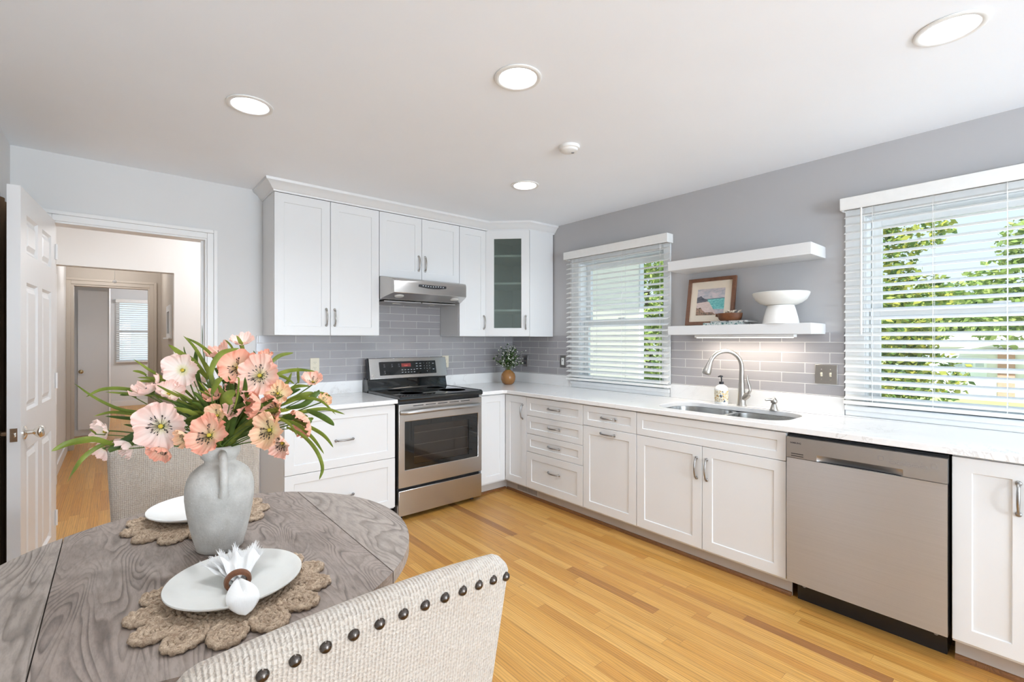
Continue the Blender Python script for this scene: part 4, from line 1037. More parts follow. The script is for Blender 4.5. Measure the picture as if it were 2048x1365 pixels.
def knob(side):
    s = 1 if side > 0 else -1; y0 = 0 if side > 0 else -.044
    b = MB(); pr = [(.031,0),(.031,.004),(.024,.008),(.012,.012),(.011,.030),(.020,.038),(.028,.048),(.029,.056),(.022,.066),(.0001,.070)]
    if side < 0: pr = [(r, z*.9) for r, z in pr]
    b.lathe(pr, (.705, y0, .905), 28, Matrix.Rotation(R(-90*s), 4, 'X')); b.build('knob', M['chrome'], t, smooth=50)
knob(1); knob(-1)
MB().box(DWd-.0005, DWd+.0012, -.034, -.010, .875, .935).build('latch_plate', M['chrome'], t)
MB().box(DWd+.001, DWd+.009, -.028, -.016, .896, .914).build('latch_bolt', M['chrome'], t, bevel=.002)
for z in (.25, 1.05, 1.80): MB().cyl((.0, .006, z), (.0, .006, z+.09), .006, n=10).build('hinge', M['door'], t)
# brown curtain hanging in the closet opening in the left wall
def drape(u, v): return (LX+.020+.010*math.sin(u*60)+.005*math.sin(u*23+v), -1.30+1.20*u, .03+2.02*v)
tag(MB().grid(drape, 120, 3).build('closet_curtain', plain('dark_brown_cloth', srgb(126, 102, 78), .9, .15, 8), smooth=80), 'dark brown curtain covering the closet opening behind the open door', 'curtain')
# ---------------------------------------------------------------- dining table
TX, TY, TR, TZ = -3.070, -2.310, .515, .760
t = thing('dining_table', 'round weathered grey-brown oak drop-leaf table', 'table', (TX, TY, 0))
SLX = .325
def segm(x0, x1, n=40):
    # slice of the disc between two lines x=x0 and x=x1
    up = []; lo = []
    for i in range(n+1):
        x = x0+(x1-x0)*i/n; y = math.sqrt(max(0, TR*TR-x*x)); up.append((x, y)); lo.append((x, -y))
    pts = lo+up[::-1]; o = [pts[0]]
    for p in pts[1:]:
        if (Vector(p)-Vector(o[-1])).length > 1e-5: o.append(p)
    if (Vector(o[0])-Vector(o[-1])).length < 1e-5: o.pop()
    return o
th = .032
MB().prism(segm(-SLX+.0012, SLX-.0012), TZ-th, TZ).build('centre_board', M['table'], t, bevel=.0025)
for s, nm in ((1, 'drop_leaf'), (-1, 'drop_leaf')):
    pts = []
    a0 = math.acos(SLX/TR)
    for i in range(49):
        a = -a0+2*a0*i/48; pts.append((TR*math.cos(a), TR*math.sin(a)))
    pts = [(SLX+.0012, pts[0][1])]+pts[1:-1]+[(SLX+.0012, pts[-1][1])]
    if s < 0: pts = [(-x, -y) for x, y in pts]
    MB().prism(pts, TZ-th, TZ).build(nm, M['leafboard'], t, bevel=.0025)
b = MB(); b.box(-.26, .26, -.26, .26, TZ-th-.07, TZ-th-.0005); b.build('apron', M['table'], t, bevel=.003)
b = MB(); b.lathe([(.05,TZ-th-.07),(.055,.60),(.035,.56),(.045,.48),(.068,.40),(.060,.32),(.045,.26),(.06,.20),(.075,.16),(.07,.10),(.0001,.10)][::-1], n=32); b.build('pedestal', M['table'], t, smooth=40)
for k in range(4):
    a = PI/4+k*PI/2; c, s = math.cos(a), math.sin(a)
    MB().tube([(c*.05, s*.05, .17), (c*.16, s*.16, .15), (c*.27, s*.27, .07), (c*.34, s*.34, .028)], [.035,.032,.026,.024], 10, up=(0,0,1)).build('leg', M['table'], t, smooth=60)

# ---------------------------------------------------------------- dining chairs (front towards -y)
def make_chair(label, loc, rz, nails=13):
    t = thing('dining_chair', label, 'chair', loc, rz, 'upholstered dining chairs')
    hw = .262; T = .062
    def topz(x): return .916+.034*(1-(x/hw)**2)
    def yoff(x, z): return .215+.075*max(0, (z-.48)/.45)-.030*(x/hw)**2*(1 if z > .5 else 1)
    def half(z): return hw-.022*max(0, (.92-z)/.45)
    def shell(sgn):
        def f(u, v):
            z0 = .44; q = -1+2*u
            # superellipse-ish round top corners
            x = q*half(.9); zt = topz(x)-.030*max(0, abs(q)-.90)**2/.01*.55
            z = z0+(zt-z0)*v; x = q*half(z)
            edge = min(1, (1-abs(q))/.055, 1); e2 = min(1, (1-v)*(zt-z0)/.022)
            bul = (1-(1-edge)**2)**.5*(1-(1-e2)**2)**.5
            return (x, yoff(x, z)+T/2+sgn*(T/2-.010+.010*bul), z)
        return f
    b = MB(); nu, nv = 41, 34
    b.grid(shell(1), nu, nv); b.grid(shell(-1), nu, nv)
    # close rim between both shells
    f1, f2 = shell(1), shell(-1); rim = [(0, j/(nv-1)) for j in range(nv)]+[(i/(nu-1), 1) for i in range(1, nu)]+[(1, 1-j/(nv-1)) for j in range(1, nv)]+[(1-i/(nu-1), 0) for i in range(1, nu-1)]
    n = len(rim); seg = 7; vs = []
    for (u, v) in rim:
        a, c = Vector(f1(u, v)), Vector(f2(u, v)); mid = (a+c)/2
        o = Vector(((u-.5)*2 if u in (0, 1) else 0, 0, (1 if v == 1 else (-1 if v == 0 else 0)))); o = o.normalized() if o.length else Vector((0,0,0))
        for k in range(seg+1):
            w = k/seg; vs.append(a.lerp(c, w)+o*.009*math.sin(PI*w))
    fs = [(i*(seg+1)+k, ((i+1) % n)*(seg+1)+k, ((i+1) % n)*(seg+1)+k+1, i*(seg+1)+k+1) for i in range(n) for k in range(seg)]
    b.add(vs, fs); back = b.build('backrest', M['fabric'], t, smooth=70)
    # looped trim cord following the outer rim just inside the nails
    pts = [Vector(f1(.03, j/20*.97)) for j in range(2, 20)]+[Vector(f1(.03+.94*i/30, .972)) for i in range(31)]+[Vector(f1(.97, .97-j/20*.97)) for j in range(1, 19)]
    # nailheads down one side, across the top, down the other
    path = [Vector(f1(.035+.93*i/90, .955)) for i in range(91)]
    acc = 0; last = path[0]; spots = [path[0]]
    for p in path[1:]:
        acc += (p-last).length; last = p
        if acc >= .037: spots.append(p); acc = 0
    nm = None
    for p in spots:
        if nm is None:
            o = MB().lathe([(.0084,.0),(.0080,.003),(.0055,.0060),(.0001,.0075)], (0,0,0), 14, Matrix.Rotation(R(-90), 4, 'X')).build('nailhead', M['nail'], back, smooth=60, loc=p); nm = o.data
        else:
            o = bpy.data.objects.new('nailhead', nm); COL.objects.link(o); o.parent = back; o.location = p
    # seat
    b = MB()
    def seat(u, v):
        x = -1+2*u; y = -1+2*v; r = 1-max(abs(x), abs(y))**8*.0
        h = .485-.022*(max(abs(x), abs(y))**6)
        return (x*.245, -.02+y*.245, h)
    b.grid(seat, 21, 21); b.box(-.245, .245, -.265, .225, .385, .4629)
    b.build('seat', M['fabric'], t, smooth=50)
    for sx in (-1, 1):
        MB().tube([(sx*.215, -.235, .386), (sx*.215, -.235, 0)], [.022, .014], 8).build('leg', M['dark_leg'], t, smooth=30)
        MB().tube([(sx*.205, .225, .44), (sx*.205, .255, .2), (sx*.20, .31, 0)], [.022, .019, .014], 8).build('leg', M['dark_leg'], t, smooth=30)
    return t
M['nail'] = metal('bronze_nailhead', (.10, .085, .075), .28)
make_chair('cream ribbed upholstered chair on the far side of the table, behind the vase', (-3.035, -1.69, 0), 0)
make_chair('cream ribbed upholstered chair in the near foreground, row of nailheads round its back', (-2.962, -2.795, 0), PI)

# ---------------------------------------------------------------- placemats, plates, napkin
def placemat(label, x, y, rot=0):
    t = thing('placemat', label, 'placemat', (x, y, TZ), rot, 'jute placemats')
    def ropering(b, cx, cy, rx, ry, ang, z, r, twist):
        n = max(24, int((rx+ry)*PI/.0045)); pts = []; rad = []
        for i in range(n):
            a = 2*PI*i/n; px, py = rx*math.cos(a), ry*math.sin(a)
            pts.append((cx+px*math.cos(ang)-py*math.sin(ang), cy+px*math.sin(ang)+py*math.cos(ang), z+.0006*math.sin(7*a+cx*90)))
            rad.append(r*(1+.26*math.sin(i*2*PI/3.5+twist)+.10*math.sin(i*1.7)))
        b.tube(pts, rad, 7, closed=True, up=(0,0,1))
    b = MB()
    for k in range(10): ropering(b, 0, 0, .012+.0118*k, .012+.0118*k, 0, .0058, .0060, k)
    b.build('centre_coil', M['jute'], t, smooth=70)
    N = 13
    for i in range(N):
        a = 2*PI*i/N; b = MB(); cx, cy = .153*math.cos(a), .153*math.sin(a)
        for k in range(4): ropering(b, cx, cy, .008+.0112*k, .005+.0086*k, a, .0060+(.0006 if k == 3 else 0), .0056 if k < 3 else .0068, i+k)
        b.build('petal_loop', M['jute'], t, smooth=70)
    return t
placemat('braided jute placemat with petal edge under the near plate with the napkin', -3.070, -2.590, .1)
placemat('braided jute placemat with petal edge on the far side behind the vase', -3.068, -1.998, .3)
def plate_thing(label, x, y, z, r, mat):
    t = thing('dinner_plate', label, 'plate', (x, y, z))
    MB().lathe([(.0001,.0035),(r*.55,.0035),(r*.62,.0),(r*.66,.0),(r*.70,.004),(r*.90,.014),(r*.995,.0225),(r,.0245),(r*.992,.0262),(r*.97,.0252),(r*.88,.0175),(r*.70,.0092),(r*.62,.0075),(.0001,.0070)], n=72).build('plate_body', mat, t, smooth=60)
    return t
plate_thing('pale grey-white dinner plate holding the napkin', -3.066, -2.566, TZ+.0125, .139, M['stoneware'])
plate_thing('white dinner plate on the far side of the table, partly hidden by the vase', -3.070, -1.965, TZ+.0125, .139, M['china'])
# napkin gathered in a wooden ring; axis runs from the folded tip near the camera to the frayed fan
NX, NY, NZ = -3.067, -2.598, TZ+.0205
t = thing('cloth_napkin', 'white linen napkin with frayed edge gathered in a brown wooden ring', 'napkin', (NX, NY, NZ), R(-6))
def low(u, v):
    # folded teardrop below the ring, v along -y, u round the tube
    a = 2*PI*u; w = .010+.021*math.sin(PI*min(1, v*1.02)**1.25*.82)+.0; w *= (1 if v < .80 else math.sqrt(max(0, 1-((v-.80)/.2)**2))*.97+.03)
    hh = .012+.0065*math.sin(PI*min(1, v*.9)); hh *= (1 if v < .85 else max(.05, 1-((v-.85)/.15)**2))
    crease = .0095*math.exp(-((math.cos(a)/.16)**2))*(1 if math.sin(a) > 0 else 0)*math.sin(PI*min(1, v*1.15))
    return (w*math.cos(a)+.004*v, .004-.130*v, max(.0006, hh*(1+math.sin(a))*.95-crease+.001))
b = MB(); b.grid(low, 36, 26, close_u=True); b.build('folded_tail', M['linen'], t, smooth=70)
rn = random.Random(5); 
for layer in range(3):
    b = MB(); hw0 = .011; spread = .040-.005*layer; Lr = .082-.011*layer; tw = (layer-1)*.010; npl = 5
    def fan(u, v, layer=layer, spread=spread, Lr=Lr, tw=tw):
        q = -1+2*u; w = .013+spread*v**.9; ple = (.004+.006*v)*math.sin(q*PI*(1.6+layer*.5)+layer*1.7)+.0025*math.sin(q*13+v*9+layer)
        return (q*w+tw*v, .004+Lr*v*(1-.10*q*q), .011+.012*v+.012*layer*v+ple*.9+.004)
    b.grid(fan, 46, 14)
    # frayed threads along the far edge
    for k in range(260):
        u = k/259; p = Vector(fan(u, 1)); p0 = Vector(fan(u, .93)); d = (p-p0).normalized(); sd = Vector((rn.uniform(-.4,.4), rn.uniform(-.2,.5), rn.uniform(-.35,.5)))
        L = rn.uniform(.008, .022); tip = p+(d+sd*.8).normalized()*L; s_ = Vector((.0009, 0, .0003))
        b.add([p-s_, p+s_, tip+s_*.3, tip-s_*.3], [(0,1,2,3)])
    b.build('frayed_layer', M['linen'], t, smooth=70)
tag(MB().build('x', M['linen']), 'x', 'x') if False else None
t = thing('napkin_ring', 'dark brown carved wooden ring around the white napkin', 'napkin ring', (NX, NY+.004, NZ+.0175), R(-6))
b = MB(); n = 40; rings = []
prof = [(.0185,-.010),(.0255,-.0095),(.0275,-.004),(.0275,.004),(.0255,.0095),(.0185,.010),(.0172,0)]
vs = []; fs = []; m = len(prof)
for i in range(n):
    a = 2*PI*i/n
    for r, y in prof: vs.append((r*math.cos(a), y, max(-.0165, r*.86*math.sin(a))))
for i in range(n):
    for k in range(m): fs.append((i*m+k, i*m+(k+1) % m, ((i+1) % n)*m+(k+1) % m, ((i+1) % n)*m+k))
b.add(vs, fs); b.build('ring', M['brownwood'], t, smooth=50)

# ---------------------------------------------------------------- vase
VX, VY = -3.053, -2.272
t = thing('clay_vase', 'chalky grey clay vase with a thick handle, in the middle of the table', 'vase', (VX, VY, TZ), R(-93))
pr = [(.0001,.0),(.060,.0),(.0655,.004),(.0685,.018),(.0755,.038),(.0835,.070),(.0915,.108),(.0965,.145),(.0965,.170),(.0915,.194),(.080,.214),(.062,.228),(.047,.236),(.043,.242),(.046,.248),(.054,.256),(.0575,.266),(.0570,.276),(.053,.284),(.047,.286),(.044,.280),(.046,.266),(.040,.245),(.040,.235)]
pr = [(r*.87, z) for r, z in pr]; MB().lathe(pr, n=64).build('vase_body', M['vase'], t, smooth=60)
# handle on local -x... points towards the camera side
b = MB(); b.tube([(.044,0,.262),(.060,0,.268),(.078,0,.262),(.088,0,.240),(.091,0,.210),(.088,0,.180),(.083,0,.165)], [.011,.014,.014,.0135,.013,.0135,.017], 14, flat=.75, up=(0,1,0)); b.build('handle', M['vase'], t, smooth=70)
MOUTH = Vector((VX, VY, TZ+.285))

# ---------------------------------------------------------------- flowers
def poppy_mesh(seed, open_, n_pet=5):
    rn = random.Random(seed); b = MB()
    for j in range(n_pet):
        inner = j % 2; a0 = 2*PI*j/n_pet+rn.uniform(-.12, .12); hw = R(56 if not inner else 50); ph = rn.uniform(0, 6.28); cup = open_*(1.15 if inner else .85)+rn.uniform(-.06, .06); L = rn.uniform(.92, 1.08)
        def f(u, v, a0=a0, hw=hw, ph=ph, cup=cup, L=L, inner=inner):
            s = u; t_ = -1+2*v; wid = hw*(math.sin(PI*min(1, s*.62+.10)))**.6
            bend = cup*1.25*s; r = L*(math.sin(bend)/bend if bend > 1e-3 else 1)*s*(1-.10*t_*t_*s); z = L*s*math.sin(bend*.62)*.9
            rf = .10*s**2.2*math.sin(t_*6.0+ph)+.055*s**3*math.sin(t_*15+ph*2)+.025*s**4*math.sin(t_*31+ph*3)
            z += rf*math.cos(bend*.7)+(.035 if inner else 0); r -= rf*math.sin(bend*.7)*.6
            a = a0+t_*wid*(1-.25*s*cup); r *= 1+.05*s*math.sin(t_*5+ph*1.3)
            return (r*math.cos(a), r*math.sin(a), z)
        b.grid(f, 13, 31, uv=True)
    return b
def centre_mesh(seed):
    b = MB(); b.sphere((0,0,.07), .095, 12); 
    return b
def stamen_mesh(seed):
    rn = random.Random(seed); b = MB()
    for k in range(34):
        a = rn.uniform(0, 2*PI); r = rn.uniform(.20, .42); z = .17+rn.uniform(-.04, .10)
        p0 = (.06*math.cos(a), .06*math.sin(a), .06); p1 = (r*math.cos(a), r*math.sin(a), z)
        d = Vector(p1)-Vector(p0); e = Vector(p1)+d.normalized()*.07
        b.tube([Vector(p0), Vector(p1)], [.005, .005], 4); b.tube([Vector(p1)-d.normalized()*.01, (Vector(p1)+e)/2, e], [.014, .021, .012], 5)
    return b
PM = {}
def poppy(u, v, dep, rad, colr, open_, aim, label, stemfrom=None):
    """aim = direction the flower faces, in camera terms (right, up, towards the viewer)"""
    c = at(u, v, dep); Rm = rad/FPX*dep
    d = (RT*aim[0]+Vector((0,0,1))*aim[1]-FW*aim[2]).normalized()
    t = thing('poppy_flower', label, 'flower', c, group='artificial poppies in the vase')
    q = d.to_track_quat('Z', 'Y')
    t.rotation_mode = 'QUATERNION'; t.rotation_quaternion = q
    var = (hash((u, v)) if False else (u*7+v*13)) % 4; key = (var, open_)
    if key not in PM: PM[key] = poppy_mesh(100+var*7+int(open_*10), open_)
    pb = MB(); Rm *= 1.22; pb.v = [p*Rm for p in PM[key].v]; pb.f = PM[key].f; pb.uv = PM[key].uv
    pb.build('petals', PET[colr], t, smooth=80)
    cb = MB(); cb.v = [p*Rm for p in centre_mesh(var).v]; cb.f = centre_mesh(var).f; cb.build('seed_head', M['pollen'], t, smooth=60)
    if colr in ('pink', 'salmon', 'peach') or rad > 30:
        sb = stamen_mesh(var); sb.v = [p*Rm for p in sb.v]; sb.build('stamens', M['anther'], t)
    # calyx and stem, built in world space then brought into the flower's frame
    inv = (Matrix.Translation(c) @ q.to_matrix().to_4x4()).inverted()
    m0 = MOUTH+Vector((random.uniform(-.026,.026), random.uniform(-.026,.026), -.045))
    mid = m0.lerp(c, .5)+Vector((0, 0, .035)); back = c-d*Rm*.45
    pts = []
    ctrl = [m0, MOUTH+(m0-MOUTH)*.6+Vector((0,0,.03)), mid, back, c-d*.002]
    N = 14
    for i in range(N+1):
        w = i/N; n_ = len(ctrl)-1
        p = Vector((0,0,0))
        for k in range(n_+1): p += ctrl[k]*(math.comb(n_, k)*w**k*(1-w)**(n_-k))
        pts.append(inv @ p)
    sbm = MB(); sbm.tube(pts, .0019, 6); sbm.build('stem', M['stem'], t, smooth=60)
    cx = MB(); cx.lathe([(.0001,-.16*Rm),(.10*Rm,-.12*Rm),(.16*Rm,-.02*Rm),(.10*Rm,.02*Rm)], n=12); cx.build('calyx', M['stem'], t, smooth=60)
    return t
FL = [
 (323,853,1.20,40,'pale',.35,(.25,.12,1),'big pale pink open poppy left of the vase, dark speckled centre facing out'),
 (521,752,1.28,37,'pink',.40,(-.05,.25,1),'large pink poppy at upper right of centre with black stamens'),
 (477,737,1.31,34,'salmon',.55,(.55,.30,1),'pink poppy overlapping the large upper one from its left'),
 (366,741,1.33,30,'white',.60,(.20,.15,1),'blush white poppy with a yellow centre, upper left'),
 (303,785,1.30,32,'pale',.95,(-.30,.75,.35),'pale pink poppy seen from the side at the left above the big one'),
 (337,789,1.29,25,'pale',.85,(.55,.70,.40),'small ruffled pink poppy tucked between the left side bloom and the leaves'),
 (436,832,1.22,22,'peach',.75,(-.15,.20,1),'small yellow-throated poppy just above the vase mouth'),
 (484,812,1.27,30,'pink',.80,(-.45,.45,.8),'pink poppy behind the yellow-throated one, right of it'),
 (433,798,1.28,22,'salmon',1.0,(-.2,.85,.5),'half-closed salmon poppy above the yellow-throated one'),
 (420,872,1.17,37,'salmon',.62,(-.15,.45,.95),'salmon poppy hanging over the vase lip, petals spread like a bowl'),
 (372,874,1.18,21,'peach',.95,(-.4,-.1,.8),'small orange poppy left of the one hanging over the vase lip'),
 (327,898,1.20,24,'salmon',.95,(-.1,-.55,.7),'drooping salmon poppy under the big pale one'),
 (212,863,1.27,27,'white',.80,(-.45,.0,.9),'pale poppy at the far left end of the bouquet, dark green calyx'),
 (262,889,1.26,25,'white',1.05,(-.5,-.35,.6),'whitish drooping poppy at lower left of the bouquet'),
 (207,898,1.29,19,'pale',1.1,(-.5,-.7,.4),'pale bud-like poppy below the far left one'),
 (521,812,1.25,28,'salmon',.95,(-.75,.15,.6),'deep salmon poppy turned left, right of the middle'),
 (556,788,1.29,23,'peach',.62,(.10,.35,.9),'peach poppy with yellow throat on the right side'),
 (553,818,1.27,27,'salmon',.75,(-.45,.15,.9),'salmon poppy directly under the peach yellow-throated one'),
 (541,861,1.21,34,'peach',.62,(-.40,.20,1),'cream-centred poppy at lower right with speckled throat'),
 (566,886,1.24,28,'pink',.75,(-.40,-.25,.9),'pink poppy hanging lowest on the right side'),
 (618,843,1.30,30,'salmon',.90,(-.60,-.25,.6),'coral poppy at the right, seen half from behind'),
 (626,766,1.36,21,'pink',1.0,(.10,.75,.5),'pink half-closed poppy at the upper right edge'),
 (646,803,1.38,15,'peach',1.1,(.6,.5,.4),'small closed peach poppy at the far right edge'),
 (531,716,1.36,15,'salmon',1.1,(.1,.9,.3),'small round closed poppy near the top right'),
 (484,688,1.38,21,'pale',.75,(.1,.85,.4),'pale pink poppy at the very top of the bouquet'),
 (441,710,1.40,24,'pink',.85,(-.3,.8,.4),'pink poppy near the top, behind a curved leaf'),
 (484,773,1.36,27,'pink',.85,(.2,.3,.9),'pink poppy deep inside, under the two large upper ones'),
 (404,770,1.40,16,'white',.95,(-.2,.8,.5),'small blush poppy half hidden behind the leaves left of centre'),
]
for f in FL: poppy(*f)

def blade_mesh(b, pts, w, fold=.25, n=18):
    P = [Vector(p) for p in pts]
    if len(P) == 2: P = [P[0], P[0].lerp(P[1], .5)+Vector((0,0,.004)), P[1]]
    # Catmull-Rom through the measured points
    C_ = [P[0]*2-P[1]]+P+[P[-1]*2-P[-2]]; S = []
    m = len(P)-1
    for i in range(n+1):
        q = i/n*m; k = min(int(q), m-1); x = q-k; p0, p1, p2, p3 = C_[k:k+4]
        S.append(.5*((2*p1)+(p2-p0)*x+(2*p0-5*p1+4*p2-p3)*x*x+(3*p1-p0-3*p2+p3)*x**3))
    vs = []; fs = []
    for i, p in enumerate(S):
        q = i/n; tn = (S[min(i+1, n)]-S[max(i-1, 0)]).normalized(); view = (p-CAMP).normalized()
        up = Vector((.2, .1, 1)); sd = tn.cross(view*.75+up*.45).normalized(); nr = sd.cross(tn)
        ww = w*(math.sin(PI*(.08+.92*q)**1.0)**.55)*(1 if q < .97 else .55)
        vs += [p-sd*ww*.5+nr*ww*fold, p, p+sd*ww*.5+nr*ww*fold]
    for i in range(n):
        for k in range(2): fs.append((i*3+k, (i+1)*3+k, (i+1)*3+k+1, i*3+k+1))
    b.add(vs, fs)
def PX(c): return (100+c[0]*.36630, 650+c[1]*.36630)
def spray(label, blades, seed):
    t = thing('leaf_spray', label, 'greenery', MOUTH, group='artificial greenery in the vase')
    rn = random.Random(seed)
    for pts, w, d0, d1, mt in blades:
        n = len(pts); P = []
        for i, c in enumerate(pts):
            u, v = PX(c); q = i/(n-1); P.append(at(u, v, d0+(d1-d0)*q))
        # stalk back to the mouth of the vase
        P = [P_-MOUTH for P_ in P]
        st = Vector((rn.uniform(-.018,.018), rn.uniform(-.018,.018), -.03))
        b = MB(); blade_mesh(b, P, w*1.3); lf = b.build('leaf', M[mt], t, smooth=80)
        s = MB(); mid = st.lerp(P[0], .55)+Vector((0,0,.02)); s.tube([st, st+Vector((0,0,.03)), mid, P[0]+(P[1]-P[0])*.15], .0014, 5); s.build('stalk', M['stem'], t, smooth=60)
    return t
B = 'blade'; Dk = 'darkleaf'
left = [
 ([(700,560),(520,490),(380,465),(240,400),(130,320)], .0085, 1.30, 1.22, B), ([(720,440),(550,382),(400,352),(280,355),(195,395)], .0085, 1.32, 1.26, B),
 ([(400,640),(330,655),(230,632),(100,650),(5,692)], .015, 1.25, 1.15, B), ([(420,620),(280,660),(180,725),(120,805),(92,865)], .009, 1.26, 1.16, B),
 ([(640,560),(540,492),(430,487),(330,480),(238,500)], .008, 1.30, 1.27, B), ([(730,420),(640,315),(530,242),(455,188)], .008, 1.35, 1.30, B),
 ([(525,278),(490,262),(450,252)], .009, 1.36, 1.33, B), ([(800,420),(700,335),(600,300),(475,288)], .009, 1.34, 1.29, B), ([(820,470),(760,420),(650,368),(580,328)], .008, 1.30, 1.26, B),
 ([(555,395),(500,382),(430,378),(300,368)], .007, 1.33, 1.27, B), ([(470,400),(430,385),(380,384)], .009, 1.31, 1.28, Dk), ([(520,510),(440,515),(300,500)], .009, 1.29, 1.24, Dk),
 ([(320,690),(380,655),(470,600),(560,560)], .016, 1.22, 1.28, Dk), ([(250,600),(230,585),(212,572)], .007, 1.25, 1.23, B), ([(632,296),(626,245),(628,195)], .009, 1.38, 1.36, B),
 ([(700,530),(580,560),(480,560),(400,545)], .010, 1.28, 1.24, Dk), ([(700,600),(600,600),(470,590)], .012, 1.27, 1.25, Dk), ([(640,330),(560,312),(480,308)], .009, 1.34, 1.31, B),
]
top = [
 ([(860,300),(780,212),(710,165),(645,108)], .018, 1.36, 1.30, B), ([(900,380),(870,290),(830,200),(780,118),(727,60)], .010, 1.36, 1.34, B), ([(950,280),(890,180),(820,115),(735,68)], .009, 1.38, 1.36, B),
 ([(1010,160),(985,115),(955,82)], .006, 1.40, 1.39, B), ([(1060,175),(1040,110),(1018,58)], .011, 1.37, 1.36, B), ([(885,340),(875,250),(930,160),(1035,128)], .012, 1.25, 1.28, B),
 ([(1190,222),(1250,172),(1330,153)], .009, 1.37, 1.40, B), ([(830,380),(800,280),(790,200),(800,120)], .013, 1.37, 1.37, Dk), ([(900,400),(880,300),(850,230),(810,170)], .012, 1.34, 1.33, B),
 ([(960,330),(925,270),(900,235)], .018, 1.33, 1.31, Dk), ([(880,380),(905,320),(940,290)], .012, 1.24, 1.22, B), ([(780,300),(765,230),(735,150),(730,118)], .004, 1.38, 1.37, Dk),
 ([(1000,470),(1020,400),(1030,300),(1015,290)], .004, 1.24, 1.22, B), ([(985,440),(960,400),(1010,360)], .020, 1.23, 1.22, B), ([(1170,300),(1130,200),(1110,140)], .008, 1.38, 1.39, Dk), ([(832,130),(831,60),(830,0)], .002, 1.42, 1.42, Dk),
]
right = [
 ([(1200,300),(1260,265),(1350,248),(1450,255)], .009, 1.33, 1.36, B), ([(1220,270),(1280,290),(1335,325)], .008, 1.35, 1.36, B), ([(1355,320),(1353,280),(1352,232)], .007, 1.38, 1.38, B),
 ([(1270,440),(1360,405),(1470,415),(1562,492)], .008, 1.33, 1.33, B), ([(1270,500),(1380,478),(1500,462),(1612,490)], .009, 1.30, 1.33, B), ([(1400,470),(1470,500),(1520,530),(1552,552)], .016, 1.31, 1.32, Dk),
 ([(1330,520),(1440,574),(1500,615),(1547,672)], .010, 1.30, 1.30, B), ([(1250,520),(1340,545),(1430,620),(1497,708)], .010, 1.27, 1.28, B), ([(1290,560),(1380,610),(1450,690),(1485,780),(1470,848)], .010, 1.26, 1.25, B),
 ([(1190,508),(1250,515),(1310,550),(1350,610)], .008, 1.25, 1.25, B), ([(1290,420),(1380,390),(1440,370)], .014, 1.34, 1.36, B), ([(1280,380),(1340,340),(1420,335)], .009, 1.36, 1.37, B),
 ([(1290,460),(1380,440),(1450,380),(1470,355)], .013, 1.33, 1.36, Dk), ([(1440,370),(1490,378),(1533,392)], .008, 1.37, 1.39, B), ([(1270,400),(1310,375),(1370,350)], .010, 1.35, 1.36, Dk),
 ([(1250,520),(1340,505),(1410,500)], .014, 1.29, 1.30, Dk), ([(1240,350),(1290,320),(1320,260)], .008, 1.36, 1.37, B), ([(1300,500),(1400,520),(1440,510)], .010, 1.31, 1.31, B),
]
spray('long curved green blades reaching out of the vase to the left', left, 1)
spray('green blades standing up out of the top of the bouquet', top, 2)
spray('long drooping green blades reaching out of the vase to the right', right, 3)
# dense inner foliage between the blooms
rn = random.Random(11); inner = []
for k in range(96):
    a = rn.uniform(-1, 1); e = rn.random()
    cx0, cy0 = 950+rn.uniform(-60,60), 600+rn.uniform(-30,10)
    ang = R(90)-a*R(84); L = rn.uniform(180, 400)*(1.08 if abs(a) > .6 else .86)
    x1, y1 = cx0+math.cos(ang)*L, cy0-math.sin(ang)*L*.92
    xm, ym = (cx0+x1)/2+rn.uniform(-25,25), (cy0+y1)/2-rn.uniform(5,40)
    d0 = 1.30+rn.uniform(-.03,.03); d1 = d0+rn.uniform(-.07,.09)
    inner.append(([(cx0,cy0),(xm,ym),(x1,y1)], rn.choice([.008,.011,.015,.019]), d0, d1, rn.choice([B, Dk, Dk])))
t = thing('leaf_spray', 'dense darker green foliage in the middle of the bouquet between the blooms', 'greenery', MOUTH, group='artificial greenery in the vase')
for pts, w, d0, d1, mt in inner:
    P = [at(*PX(c), d0+(d1-d0)*i/2)-MOUTH for i, c in enumerate(pts)]
    P = [Vector((rn.uniform(-.02,.02), rn.uniform(-.02,.02), -.02))]+P[1:]
    b = MB(); blade_mesh(b, P, w, n=12); b.build('leaf', M[mt], t, smooth=80)

